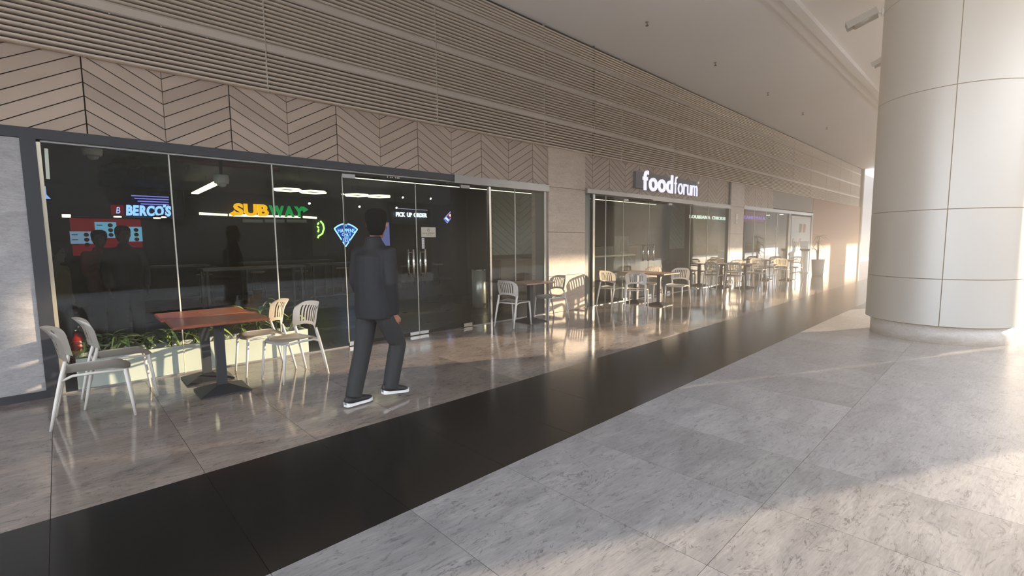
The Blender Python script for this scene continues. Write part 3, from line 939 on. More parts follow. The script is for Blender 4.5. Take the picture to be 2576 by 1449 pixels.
for p0, p1 in (((498, 537), (574, 541)), ((574, 541), (757, 546)), ((760, 546), (798, 548))):
    A, B = q(*p0, YB-.05), q(*p1, YB-.05)
    MB().tube([A+Vector((.03, 0, 0)), B-Vector((.02, 0, 0))], .032, 8).build('light_bar', LED, t)
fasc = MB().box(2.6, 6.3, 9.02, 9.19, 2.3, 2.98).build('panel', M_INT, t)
t = thing('menu_board', 'dim grey menu boards below the yellow and green sign', 'menu board')
for k in range(3):
    A = q(613+k*55, 551); B = q(613+k*55+50, 560)
    MB().box(A.x, B.x, YB+.05, YB+.1, B.z, A.z).build('screen', emis('screen_dim', (70, 76, 72), .35), t)

# blue-white rounded sign with red tile
t = thing('noodle_sign', 'lit blue-white rounded lettering with a red tile at the left', 'sign')
BLU = emis('sign_bluewhite', (150, 200, 255), 1.25)
A, B = q(316, 543), q(427, 519)
letters("BERCO", A.x, A.x+(B.x-A.x)*.83, YB-.15, A.z, A.z+.27, .05, BLU, t, offset=.05, shear=.12, gap=.0)
letters("S", A.x+(B.x-A.x)*.86, B.x, YB-.15, A.z, A.z+.28, .05, BLU, t, offset=.05, shear=.12)
MB().prism([(B.x-.17, A.z+.24), (B.x-.12, A.z+.24), (B.x-.10, A.z+.31), (B.x-.16, A.z+.31)], lambda u, v, d: (u, d, v), YB-.13, YB-.2).build('apostrophe', BLU, t)
A, B = q(280, 542), q(309, 517)
MB().box(A.x, B.x, YB-.12, YB-.05, A.z, B.z).build('tile', emis('tile_red', (120, 14, 28), .55), t)
letters('B', A.x+.09, B.x-.07, YB-.125, A.z+.05, B.z-.05, .01, BLU, t, shear=.2)
A, B = q(150, 515), q(455, 470)
MB().box(A.x-.3, B.x, YB, YB+.19, 2.22, 2.98).build('panel', mat('navy_panel', (20, 22, 48), .4), t)
for i in range(4):
    A, B = q(330+i*8, 492+i*7), q(424, 495+i*7)
    MB().box(A.x, B.x, YB-.04, YB-.0, A.z-.012, A.z+.012).build('light_strip', emis('strip_violet', (140, 140, 235), .7), t)
for i, (px, py) in enumerate(((167, 543), (167, 547), (296, 547), (395, 550), (410, 548))):
    P = q(px, py, 8.2 if i in (0, 2, 3) else 8.6)
    d = thing('downlight', ['upper left warm downlight under the navy fascia', 'lower left warm downlight under the navy fascia', 'warm downlight below the red tile', 'warm downlight below the blue-white lettering, left of a pair', 'warm downlight below the blue-white lettering, right of a pair'][i], 'downlight', P, 0, 'downlights of the noodle counter')
    MB().lathe([(.075, 0), (.075, .03)], 14).build('lens', emis('downlight_warm', (255, 238, 205), 2.5), d)
    MB().lathe([(.09, .03), (.09, .06), (.03, .08)], 14).build('trim_ring', M_INT, d)
t = thing('noodle_menu', 'backlit menu wall with red panels and white screens', 'menu board')
A, B = q(175, 548), q(362, 640)
RED = emis('menu_red', (120, 18, 26), .5); SCR = emis('menu_white', (130, 160, 190), .6); SCB = emis('menu_blue', (110, 170, 200), .7)
MB().box(A.x, B.x, YB+.1, YB+.14, B.z, A.z).build('red_panel', RED, t)
for (x0_, y0_, x1_, y1_), m_ in (((175, 582, 236, 613), SCR), ((238, 558, 296, 598), SCB), ((300, 570, 360, 607), SCB)):
    A, B = q(x0_, y0_), q(x1_, y1_)
    s_ = MB().box(A.x, B.x, YB+.06, YB+.1, B.z, A.z).build('screen', m_, t)
    for k in range(3):
        zz = A.z-.08-k*.12
        MB().tube([(B.x-.12, YB+.045, zz), (B.x-.12, YB+.058, zz)], .05, 12).build('dish_picture', M_DARKW, s_)
        MB().box(A.x+.03, A.x+.14, YB+.055, YB+.06, zz-.01, zz+.01).build('print_line', M_INT, s_)

# green neon, pizza neon, pick up order, domino tile
NG = emis('neon_green', (190, 255, 130), 1.6)
t = thing('green_neon', 'pale green neon sign shaped like a curled chilli', 'neon sign')
A = q(806, 556); B = q(815, 575); C = q(811, 588); D = q(801, 594); E2 = q(800, 599)
MB().tube([A, (A+B)/2+Vector((.03, 0, .02)), B, C, D, E2], .028, 8).build('tube', NG, t)
for p0, p1 in (((799, 565), (802, 560)), ((798, 569), (802, 574)), ((802, 577), (800, 584))):
    MB().tube([q(*p0), q(*p1)], .026, 8).build('tube', NG, t)
MB().box(q(790, 600).x, q(823, 600).x, YB+.05, YB+.15, 1.1, 2.3).build('backing', mat('neon_board', (52, 58, 46), .6), t)
NB = emis('neon_blue', (150, 215, 255), 1.8)
t = thing('pizza_neon', 'blue neon sign shaped like a pizza slice with lettering', 'neon sign')
L_, T_, R_ = q(841, 575), q(870, 563), q(899, 577); tip = q(870, 620)
arc = [L_ + (R_-L_)*s + Vector((0, 0, (T_.z-(L_.z+R_.z)/2)*4*s*(1-s))) for s in [i/12 for i in range(13)]]
MB().prism([(p.x, p.z) for p in arc]+[(tip.x, tip.z)], lambda u, v, d: (u, d, v), YB+.02, YB+.06).build('backing', emis('neon_back', (24, 60, 150), .5), t)
MB().tube(arc[:6], .022, 8).build('tube', NB, t); MB().tube(arc[7:], .022, 8).build('tube', NB, t)
for P in (L_, R_):
    MB().tube([P, P+(tip-P)*.62], .022, 8).build('tube', NB, t)
    MB().tube([P+(tip-P)*.74, tip], .02, 8).build('tube', NB, t)
W_ = R_.x-L_.x; cx_ = (L_.x+R_.x)/2; hz = L_.z-tip.z
letters('IT', cx_-.04, cx_+.04, YB-.02, T_.z-.09, T_.z-.02, .01, NB, t)
letters('HAPPENS', cx_-W_*.36, cx_+W_*.36, YB-.02, L_.z-hz*.22, L_.z-hz*.0, .01, NB, t, gap=.08)
letters('ONLY', cx_-W_*.2, cx_+W_*.2, YB-.02, L_.z-hz*.40, L_.z-hz*.26, .01, NB, t, gap=.08)
letters('WITH', cx_-W_*.1, cx_+W_*.1, YB-.02, L_.z-hz*.5, L_.z-hz*.44, .01, NB, t, gap=.08)
letters('PIZZA', cx_-W_*.15, cx_+W_*.15, YB-.02, L_.z-hz*.72, L_.z-hz*.54, .01, NB, t, gap=.06)
MB().tube([T_+Vector((0, 0, .0)), T_+Vector((-.02, 0, .9))], .006, 6).build('hanger', M_GFRAME, t)
WH = emis('sign_coolwhite', (225, 245, 255), 1.6)
t = thing('pickup_sign', 'small white lit lettering reading pick up order', 'sign')
A, B = q(993, 545), q(1070, 534)
letters('PICK UP ORDER', A.x, B.x, YB-.1, A.z, A.z+.16, .03, WH, t, offset=.03, gap=.05)
MB().box(A.x-.15, B.x+.35, YB, YB+.1, 2.2, 2.85).build('panel', mat('teal_panel', (24, 40, 46), .5), t)
MB().tube([q(997, 524), q(1075, 529)], .012, 6).build('light_tube', emis('tube_violet', (150, 150, 190), .8), t)
t = thing('domino_tile', 'tilted red and blue lit tile with white dots', 'sign')
P1, P2, P3, P4 = q(1129, 533), q(1135, 543), q(1121, 561), q(1113, 551)
mid1 = P1+(P4-P1)*.48; mid2 = P2+(P3-P2)*.48
MB().prism([(p.x, p.z) for p in (P1, P2, mid2, mid1)], lambda u, v, d: (u, d, v), YB-.1, YB-.05).build('red_half', emis('domino_red', (175, 24, 50), .7), t)
MB().prism([(p.x, p.z) for p in (mid1, mid2, P3, P4)], lambda u, v, d: (u, d, v), YB-.1, YB-.05).build('blue_half', emis('domino_blue', (12, 70, 190), .7), t)
MB().tube([P1+Vector((0, -.11, 0)), P2+Vector((0, -.11, 0)), P3+Vector((0, -.11, 0)), P4+Vector((0, -.11, 0)), P1+Vector((0, -.11, 0))], .016, 6).build('outline', emis('domino_line', (170, 190, 255), .8), t)
for P in ((P1+P2+mid1+mid2)/4, (mid1*2+P4*2+mid2+P3)/6+Vector((-.02, 0, .0)), (mid1+P4+mid2*2+P3*2)/6):
    MB().tube([P+Vector((0, -.12, 0)), P+Vector((0, -.1, 0))], .045, 12).build('dot', emis('dot_white', (240, 240, 255), 1.2), t)
t = thing('blue_screen', 'pale violet lit screen behind the walking man', 'screen')
A, B = q(958, 560), q(974, 618)
MB().box(A.x-.3, B.x, YB-.2, YB-.15, B.z, A.z).build('panel', emis('screen_violet', (120, 125, 185), .6), t)
MB().box(A.x-.34, B.x+.03, YB-.15, YB-.1, B.z-.04, A.z+.04).build('bezel', M_INT, t)

# ------------------------------------------------------------------ lamps inside
def hex_ring(parent, cx, cy_, z, r):
    pts = [Vector((cx+r*math.cos(k*math.pi/3), cy_+r*math.sin(k*math.pi/3), z)) for k in range(7)]
    for k in range(6):
        MB().tube([pts[k], pts[k+1]], .022, 6).build('light_tube', LED, parent)


for i, (c1, c2, lab) in enumerate((((3.93, 2.745), (4.53, 2.735), 'double hexagon pendant lamp above the yellow and green sign'), ((5.62, 2.72), (6.26, 2.735), 'double hexagon pendant lamp above the walking man'))):
    t = thing('hexagon_lamp', lab, 'lamp', (0, 0, 0), 0, 'hexagon pendant lamps')
    hex_ring(t, c1[0], 5.0, c1[1], .31); hex_ring(t, c2[0], 5.05, c2[1], .31)
    for c in (c1, c2):
        MB().tube([(c[0], 5.31 if c is c1 else 5.3, c[1]), (c[0], 5.3, 2.99)], .004, 5).build('cable', M_IRON, t)
t = thing('panel_lamp', 'slanting bar-shaped panel lamp below the white camera dome', 'lamp')
A, B = atz(490, 488, 2.72), atz(556, 457, 2.72)
d = (B-A).normalized(); s = Vector((-d.y, d.x, 0))*.07
MB().add([A-s, A+s, B+s, B-s, A-s+Vector((0, 0, .03)), A+s+Vector((0, 0, .03)), B+s+Vector((0, 0, .03)), B-s+Vector((0, 0, .03))], [(0, 1, 2, 3), (7, 6, 5, 4), (0, 4, 5, 1), (1, 5, 6, 2), (2, 6, 7, 3), (3, 7, 4, 0)]).build('diffuser', LED, t)
MB().tube([A+(B-A)*.5, A+(B-A)*.5+Vector((0, 0, .26))], .004, 5).build('cable', M_IRON, t)
for i, (xa, xb, lab) in enumerate(((3.33, 5.80, 'long thin ceiling light line behind the glass doors'), (5.86, 8.1, 'thin ceiling light line behind the glass right of the doors'), (9.2, 13.0, 'thin ceiling light line behind the foodforum doors'))):
    t = thing('light_line', lab, 'lamp')
    MB().box(xa, xb, .78, .80, 2.545, 2.557).build('diffuser', emis('line_white', (255, 250, 225), 1.6), t)
    MB().box(xa, xb, .77, .81, 2.557, 2.60).build('profile', M_INT, t)
    for x in (xa+.2, xb-.2):
        MB().tube([(x, .79, 2.6), (x, .79, 3.0)], .004, 5).build('cable', M_IRON, t)
spots = [(777, 511, 'left of the hexagon lamps'), (861, 488, 'between the two hexagon lamps'), (903, 519, 'above the walking man'), (996, 522, 'left of the pick up lettering'), (1012, 496, 'right of the second hexagon lamp'), (1082, 499, 'right of the pick up lettering')]
for px, py, lab in spots:
    P = aty(px, py, 6.0)
    t = thing('spotlight', 'small white track spotlight '+lab, 'spotlight', P, 0, 'track spotlights')
    MB().tube([(0, -.03, -.01), (0, .09, .05)], [.035, .03], 10).build('housing', M_IRON, t)
    MB().tube([(0, -.034, -.012), (0, -.031, -.0105)], .032, 10).build('lens', emis('spot_white', (255, 250, 235), 3.0), t)
    MB().tube([(0, .05, .03), (0, .05, 3.0-P.z)], .006, 6).build('stem', M_IRON, t)
for (px, py, sd, lab) in ((232, 380, 2.5, 'white camera dome near the top left corner of the glass'), (557, 452, 2.5, 'white camera dome above the slanting panel lamp')):
    P = aty(px, py, .9)
    t = thing('dome_camera', lab, 'camera', P, .3, 'dome cameras inside the glass')
    MB().lathe([(.085, -.05), (.095, .0), (.09, .06), (.07, .06)], 18).build('housing', M_WHITE, t)
    MB().lathe([(.015, -.10), (.045, -.09), (.065, -.05)], 16).build('dome', mat('dome_grey', (176, 172, 160), .3), t)
    MB().tube([(0, 0, .06), (0, 0, 3.0-P.z)], .02, 8).build('stem', M_INT, t)
t = thing('wall_tube_lamp', 'thin vertical white tube lamp at the far left inside', 'lamp')
MB().tube([aty(116, 374, 3.0), aty(121, 450, 3.0)], .02, 8).build('tube', emis('tube_white', (215, 218, 210), .6), t)
t = thing('tablet_screen', 'small pale blue lit screen at the left edge of the glass', 'screen')
A, B = aty(105, 468, 3.0), aty(118, 500, 3.0)
MB().prism([(A.x, A.z), (B.x, A.z), (B.x, B.z+.06), (A.x+.08, B.z), (A.x, B.z)], lambda u, v, d: (u, d, v), 3.0, 3.03).build('screen', emis('screen_blue', (150, 185, 255), .9), t)
t = thing('red_beam', 'dull red pipe running under the dark shop ceiling', 'pipe')
MB().tube([aty(440, 400, 3.2), aty(700, 428, 3.4)], .05, 8).build('pipe', mat('pipe_red', (120, 44, 40), .6), t)
t = thing('fire_extinguisher', 'red fire extinguisher standing behind the glass at left', 'extinguisher', (.08, 1.0, 0))
MB().lathe([(.07, 0), (.075, .02), (.075, .36), (.06, .42), (.025, .45), (.025, .48)], 18).build('cylinder', mat('extinguisher_red', (150, 24, 22), .35), t)
MB().tube([(0, 0, .48), (0, 0, .53)], .018, 8).build('valve', M_CHROME, t)
MB().tube([(0, -.02, .53), (.03, -.08, .56)], .010, 6).build('lever', M_IRON, t)
MB().tube([(.02, -.02, .5), (.09, -.04, .46), (.10, -.04, .2)], .010, 6).build('hose', M_IRON, t)
MB().lathe([(.0765, .2), (.0765, .28)], 18).build('yellow_label', mat('label_yellow', (200, 150, 40), .6), t)
t = thing('steel_bin', 'tall brushed steel cylinder bin behind the glass right of the doors', 'bin', (7.05, 1.9, 0))
t.location = (6.9, 1.75, 0)
MB().lathe([(.16, 0), (.16, .86), (.152, .86), (.152, .80)], 28).build('body', mat('bin_steel', (186, 182, 170), .35, metal=.6), t)
MB().lathe([(.165, .86), (.168, .875), (.16, .89), (.11, .892), (.10, .875)], 28).build('rim', M_CHROME, t)

# high tables and stools
def high_table(x, y, rz, lab, w=1.9):
    t = thing('high_table', lab, 'table', (x, y, 0), rz, 'high tables inside')
    MB().box(-w/2, w/2, -.3, .3, 1.0, 1.045).build('tabletop', M_DARKW, t)
    for sx in (-1, 1):
        for sy in (-1, 1):
            MB().box(sx*(w/2-.08)-.02, sx*(w/2-.08)+.02, sy*.25-.02, sy*.25+.02, 0, 1.0).build('leg', M_IRON, t)
    MB().box(-w/2+.08, w/2-.08, -.015, .015, .25, .28).build('footrail', M_IRON, t)


high_table(2.9, 4.2, .0, 'dark high table inside, left of the glass doors')
high_table(5.2, 4.6, .0, 'dark high table inside, behind the glass doors', 2.2)
high_table(4.6, 7.2, .0, 'dark high table deep inside under the lit signs', 2.4)
high_table(1.6, 6.8, .0, 'dark high table deep inside at the left', 2.0)
M_SEATB = mat('stool_beige', (150, 132, 108), .5)
st0 = None
stl = [(515, 690, 'behind the red-brown tables'), (590, 676, 'second from the left inside'), (757, 681, 'behind the right glass seam'), (905, 668, 'hidden partly by the walking man'), (1022, 668, 'just behind the door handles'), (1102, 664, 'right of the door handles'), (680, 660, 'by the deep high table'), (860, 655, 'by the deep table beside the man')]
for px, py, lab in stl:
    P = atz(px, py, .74)
    if P.y > 8: P = P*1.0; P.y = 8
    if st0 is None:
        t = thing('bar_stool', 'beige seated bar stool '+lab, 'stool', (P.x, P.y, 0), 0, 'bar stools inside')
        MB().lathe([(.15, .70), (.185, .715), (.19, .735), (.17, .75), (.02, .752)], 20).build('seat', M_SEATB, t)
        for k in range(4):
            a = math.pi/4+k*math.pi/2
            MB().tube([(.2*math.cos(a), .2*math.sin(a), 0), (.12*math.cos(a), .12*math.sin(a), .70)], .012, 6).build('leg', M_IRON, t)
        MB().tube([(.168*math.cos(a), .168*math.sin(a), .28) for a in [i*math.pi/10 for i in range(21)]], .009, 6, caps=False).build('footring', M_IRON, t)
        st0 = t
    else:
        dup(st0, (P.x, P.y, 0), 0, 'beige seated bar stool '+lab)

# second shop inside
t = thing('window_counter', 'narrow high counter with pale top inside the foodforum window', 'counter')
MB().box(9.3, 12.0, .85, 1.2, 1.07, 1.11).build('worktop', wood_mat('pale_top', (176, 160, 134), (196, 182, 156), .35), t)
for x in (9.4, 11.9):
    MB().box(x-.025, x+.025, 1.0, 1.05, 0, 1.07).build('leg', M_IRON, t)
MB().tube([(11.9, 1.02, 1.07), (12.1, 1.02, .93)], .012, 6).build('brace', M_IRON, t)
t = thing('notice_board', 'grey framed notice board inside the foodforum window', 'board')
A, B = aty(1547, 594, 3.0), aty(1582, 640, 3.0)
MB().box(A.x, B.x, 3.0, 3.06, B.z-.1, A.z).build('board', mat('board_grey', (112, 112, 98), .6), t)
MB().box(B.x-.55, B.x-.15, 2.99, 3.0, A.z-.55, A.z-.12).build('leaflet', mat('leaflet', (96, 70, 60), .6), t)
t = thing('back_counter', 'pale panelled counter at the back of the second shop', 'counter')
for k in range(4):
    MB().box(14.2+k*1.2, 14.2+k*1.2+1.18, 4.2, 4.25, .0, 1.28).build('front_panel', mat('counter_pale', (146, 142, 130), .6), t)
MB().box(14.2, 19.0, 4.2, 4.8, 1.28, 1.33).build('worktop', M_INT, t)
t = thing('counter_poster', 'poster with brown picture on the pale counter front', 'poster')
MB().box(16.6, 17.5, 4.17, 4.195, .2, 1.22).build('sheet', mat('poster_tan', (150, 128, 104), .6), t)
MB().box(16.75, 17.35, 4.162, 4.17, .42, .95).build('picture', M_DARKW, t)
t = thing('louisiana_sign', 'white lit lettering of the chicken counter in the second shop', 'sign')
A, B = aty(1732, 549, 4.0), aty(1826, 549, 4.0)
letters('LOUISIANA CHICKEN', A.x, B.x, 3.95, 2.52, 2.68, .03, emis('sign_mint', (226, 246, 232), 1.1), t, offset=.02, gap=.1)
MB().box(A.x-.4, B.x+.4, 4.0, 4.05, 2.35, 2.95).build('panel', M_INT, t)
t = thing('red_shop_sign', 'violet lettering on a red fascia in the third shop', 'sign')
A, B = aty(1868, 549, 3.0), aty(1922, 549, 3.0)
letters('KANERVALA', A.x, B.x, 2.95, 2.56, 2.72, .03, emis('sign_violet', (140, 120, 225), .9), t, offset=.02, gap=.1)
MB().box(A.x-.4, B.x+.1, 3.0, 3.05, 2.40, 2.95).build('panel', emis('fascia_red', (140, 40, 46), .4), t)
for i, (px, py) in enumerate(((1932, 542), (1966, 540))):
    P = aty(px, py, 2.0)
    d = thing('downlight', ['small white downlight in the third shop, left of the other', 'small white downlight in the third shop beside the pale poster'][i], 'downlight', P)
    MB().lathe([(.09, 0), (.09, .02)], 12).build('lens', emis('spot_white', (0, 0, 0), 0), d)
    MB().lathe([(.1, .02), (.1, .05), (.02, .07)], 12).build('trim_ring', M_INT, d)
t = thing('third_shop_counter', 'long bright-edged counter behind the third shop front', 'counter')
MB().box(19.0, 24.0, 1.2, 1.6, 1.02, 1.08).build('worktop', M_CHROME, t)
MB().box(19.1, 23.9, 1.25, 1.55, 0, 1.02).build('body', M_INT, t)

# ------------------------------------------------------------------ people
def remeshed(mb, vox, m, name, parent, smooth=2):
    me = mb.mesh(name, m)
    o = bpy.data.objects.new(name, me); COL.objects.link(o)
    r = o.modifiers.new('r', 'REMESH'); r.mode = 'VOXEL'; r.voxel_size = vox; r.use_smooth_shade = True
    s = o.modifiers.new('s', 'SMOOTH'); s.iterations = smooth; s.factor = .5
    dg = bpy.context.evaluated_depsgraph_get()
    me2 = bpy.data.meshes.new_from_object(o.evaluated_get(dg))
    o.modifiers.clear(); o.data = me2; me2.name = name
    bpy.data.meshes.remove(me)
    if not me2.materials: me2.materials.append(m)
    o.parent = parent
    return o


def hand(mb, wrist, d, inward, sgn):
    """palm and five curled fingers hanging along d; inward = palm side"""
    d = d.normalized(); inward = (inward-d*inward.dot(d)).normalized(); side = d.cross(inward).normalized()*sgn   # towards the thumb
    mb.tube([wrist, wrist+d*.03, wrist+d*.06, wrist+d*.09], [.024, (.038, .018), (.042, .017), (.038, .015)], 10, up=tuple(inward))
    for k, L in enumerate((.075, .085, .08, .062)):
        b = wrist+d*.082+side*(.030-.02*k)
        p1 = b+d*L*.45+inward*.008; p2 = p1+d*L*.32+inward*L*.22; p3 = p2+d*L*.12+inward*L*.26
        mb.tube([b, p1, p2, p3], [.0095, .009, .0085, .007], 7)
    b = wrist+d*.03+side*.03
    mb.tube([b, b+d*.035+side*.02+inward*.008, b+d*.07+side*.02+inward*.022], [.012, .0105, .0085], 7)


def person(label, loc, rz, J, mats, vox, jac_hem=.80, group=None):
    t = thing('person', label, 'person', loc, rz, group)
    V = lambda k: Vector(J[k])
    m_skin, m_top, m_leg, m_shoe, m_hair = mats
    hy = J.get('head_yaw', 0.0); hp = V('head')
    Rz = Matrix.Rotation(hy, 3, 'Z')
    hs_ = J.get('head_scale', 1.0)
    H_ = lambda x, y, z: hp + Rz @ (Vector((x, y, z))*hs_)
    body = MB()
    prof = [(0, .042, .034, .046), (.025, .060, .046, .030), (.06, .078, .060, .016), (.10, .090, .069, .004), (.14, .097, .075, -.002), (.18, .095, .076, -.008), (.21, .080, .066, -.012), (.232, .045, .040, -.014), (.24, .012, .012, -.014)]
    n = 16
    vs = []; fs = []
    for z, ra, rb, ox in prof:
        vs += [H_(ox+ra*math.cos(2*math.pi*k/n), rb*math.sin(2*math.pi*k/n), z) for k in range(n)]
    for i in range(len(prof)-1):
        fs += [(i*n+k, i*n+(k+1) % n, (i+1)*n+(k+1) % n, (i+1)*n+k) for k in range(n)]
    fs += [tuple(range(n))[::-1], tuple((len(prof)-1)*n+k for k in range(n))]
    body.add(vs, fs, True)
    body.tube([H_(.085, 0, .125), H_(.105, 0, .10), H_(.112, 0, .082), H_(.09, 0, .074)], [.009, .012, .015, .010], 8)
    body.tube([H_(.072, -.024, .048), H_(.084, 0, .05), H_(.072, .024, .048)], [.007, .010, .007], 6)
    body.tube([H_(.08, -.05, .142), H_(.092, -.02, .147), H_(.092, .02, .147), H_(.08, .05, .142)], .009, 6)
    for s in (-1, 1):
        body.tube([H_(-.005, s*.07, .075), H_(-.012, s*.082, .10), H_(-.012, s*.084, .125), H_(-.004, s*.076, .138)], [.010, .015, .016, .010], 8)
    nb = V('neck')
    body.tube([nb-Vector((.01, 0, .06)), nb, H_(-.015, 0, .06)], [.062, .054, .052], 12)
    ch, wa, pe = V('chest'), V('waist'), V('pelvis')
    body.tube([pe-Vector((0, 0, .08)), pe, wa, ch, nb-Vector((0, 0, .03))], [(.07, .11), (.08, .12), (.075, .11), (.08, .13), (.05, .055)], 14)
    for s in ('l', 'r'):
        sh, el, wr = V('sh_'+s), V('el_'+s), V('wr_'+s)
        body.tube([ch+(sh-ch)*.3, sh, el, wr], [.04, .034, .03, .023], 10)
        d = (V('hd_'+s)-wr)
        hand(body, wr, d, V('in_'+s), 1 if s == 'r' else -1)
        hip, kn, an = V('hip_'+s), V('kn_'+s), V('an_'+s)
        body.tube([hip, hip+(kn-hip)*.4, kn, kn+(an-kn)*.35, an], [.06, .055, .042, .042, .032], 12)
    bo = remeshed(body, vox, m_skin, 'body', t, 1)
    for s in (-1, 1):
        e = MB().lathe([(.002, -.010), (.008, -.006), (.0105, 0), (.008, .006), (.002, .010)], 10).build('eye', mat('eye_dark', (40, 30, 26), .2), bo)
        e.location = H_(.083, s*.032, .122)
    hair = MB()
    hair.tube([H_(-.035, 0, .02), H_(-.038, 0, .07), H_(-.026, 0, .15), H_(-.018, 0, .20), H_(-.014, 0, .236), H_(-.014, 0, .256)], [(.054, .058), (.082, .080), (.102, .097), (.104, .095), (.088, .078), (.04, .036)], 16)
    remeshed(hair, max(vox*.8, .008), m_hair, 'hair', t, 2)
    top = MB()
    hz_ = jac_hem
    pl_ = Vector((pe.x, pe.y, 0))
    tw = J.get('twist', 0.0); upv = (-math.sin(tw), math.cos(tw), 0)
    top.tube([Vector((pe.x, pe.y, hz_)), Vector((pe.x, pe.y, hz_+.06)), pe+Vector((0, 0, .06)), wa, ch-Vector((0, 0, .08)), ch+Vector((0, 0, .03)), nb-Vector((0, 0, .09)), nb-Vector((.006, 0, .035)), nb+Vector((-.01, 0, .012)), nb+Vector((-.012, 0, .05))],
             [(.135, .190), (.139, .194), (.14, .192), (.138, .186), (.142, .197), (.135, .195), (.105, .165), (.082, .105), (.070, .078), (.066, .070)], 18, up=upv)
    for s in ('l', 'r'):
        sh, el, wr = V('sh_'+s), V('el_'+s), V('wr_'+s)
        top.tube([ch+(sh-ch)*.35+Vector((0, 0, .05)), sh, sh+(el-sh)*.5, el, el+(wr-el)*.5, wr+(wr-el).normalized()*.0], [.075, .080, .072, .062, .056, .046], 12)
    remeshed(top, vox*1.2, m_top, 'jacket', t, 3)
    leg = MB()
    leg.tube([pe+Vector((0, 0, .1)), pe, pe-Vector((0, 0, .10))], [(.11, .155), (.118, .165), (.09, .14)], 14)
    for s in ('l', 'r'):
        hip, kn, an = V('hip_'+s), V('kn_'+s), V('an_'+s)
        leg.tube([hip+Vector((0, 0, .02)), hip+(kn-hip)*.35, kn-(kn-hip)*.12, kn, kn+(an-kn)*.3, kn+(an-kn)*.7, an+Vector((0, 0, -.015))], [.096, .098, .086, .082, .082, .078, .074], 14)
    remeshed(leg, vox*1.2, m_leg, 'trousers', t, 3)
    for s in ('l', 'r'):
        an, toe = V('an_'+s), V('toe_'+s)
        hd_ = Vector((toe.x-an.x, toe.y-an.y, 0)).normalized(); pitch = J.get('pit_'+s, 0.0)
        heel = an-hd_*.055
        L = .285
        base = MB(); z0 = an.z-.085
        side = Vector((-hd_.y, hd_.x, 0))
        def P(u, w, z):
            lift = max(0.0, (1-u))*L*math.sin(pitch)
            return heel+hd_*(u*L-.03)+side*w+Vector((0, 0, -heel.z+z0+z+lift))
        us_ = [0, .06, .2, .4, .6, .78, .92, 1.0]
        wd = [.022, .033, .037, .037, .044, .047, .036, .012]
        tp = [.085, .10, .105, .092, .075, .062, .050, .036]
        n = 10
        vs = []; fs = []
        for u, w, h in zip(us_, wd, tp):
            vs += [P(u, w*math.cos(a)*(1.0 if math.sin(a) < 0 else .9), max(.020, .02+(h-.02)*max(0, math.sin(a))) if math.sin(a) > 0 else .020) for a in [2*math.pi*k/n for k in range(n)]]
        for i in range(len(us_)-1):
            fs += [(i*n+k, i*n+(k+1) % n, (i+1)*n+(k+1) % n, (i+1)*n+k) for k in range(n)]
        fs += [tuple(range(n))[::-1], tuple((len(us_)-1)*n+k for k in range(n))]
        sh = MB().add(vs, fs, True).build('shoe', m_shoe, t)
        so = MB(); vs = []; fs = []
        hs = [.040, .034, .026, .024, .024, .024, .028, .034]
        for u, w, h in zip(us_, wd, hs):
            w = w+.005
            vs += [P(u, -w, 0), P(u, w, 0), P(u, w, h), P(u, -w, h)]
        for i in range(len(us_)-1):
            fs += [(i*4+k, i*4+(k+1) % 4, (i+1)*4+(k+1) % 4, (i+1)*4+k) for k in range(4)]
        fs += [(3, 2, 1, 0), tuple((len(us_)-1)*4+k for k in range(4))]
        so.add(vs, fs).build('sole', M_SOLE, sh)
    return t


def stand_pose(h=1.0, yaw=0.0, arm='down'):
    J = dict(head=(.02, 0, 1.545), neck=(0, 0, 1.49), chest=(0, 0, 1.32), waist=(0, 0, 1.10), pelvis=(0, 0, .94), head_yaw=yaw,
             sh_l=(0, .185, 1.42), sh_r=(0, -.185, 1.42), el_l=(-.02, .245, 1.12), el_r=(-.02, -.245, 1.12), wr_l=(.05, .235, .88), wr_r=(.05, -.235, .88), hd_l=(.07, .23, .78), hd_r=(.07, -.23, .78), in_l=(.3, -1, 0), in_r=(.3, 1, 0),
             hip_l=(0, .09, .90), hip_r=(0, -.09, .90), kn_l=(.02, .10, .49), kn_r=(.02, -.10, .49), an_l=(-.02, .10, .085), an_r=(-.02, -.10, .085), toe_l=(.2, .12, .02), toe_r=(.2, -.12, .02))
    if arm == 'tray':
        J.update(el_l=(.02, .24, 1.13), wr_l=(.26, .16, 1.12), hd_l=(.36, .13, 1.12), in_l=(0, 0, 1), el_r=(.02, -.24, 1.13), wr_r=(.26, -.16, 1.12), hd_r=(.36, -.13, 1.12), in_r=(0, 0, 1))
    if arm == 'phone':
        J.update(el_r=(.04, -.24, 1.14), wr_r=(.25, -.12, 1.30), hd_r=(.30, -.08, 1.39), in_r=(-1, 0, .2))
    for k, v in J.items():
        if k not in ('head_yaw', 'head_scale', 'twist'): J[k] = tuple(c*h for c in v)
    return J


def tz(p, a):
    return (p[0]*math.cos(a)-p[1]*math.sin(a), p[0]*math.sin(a)+p[1]*math.cos(a), p[2])


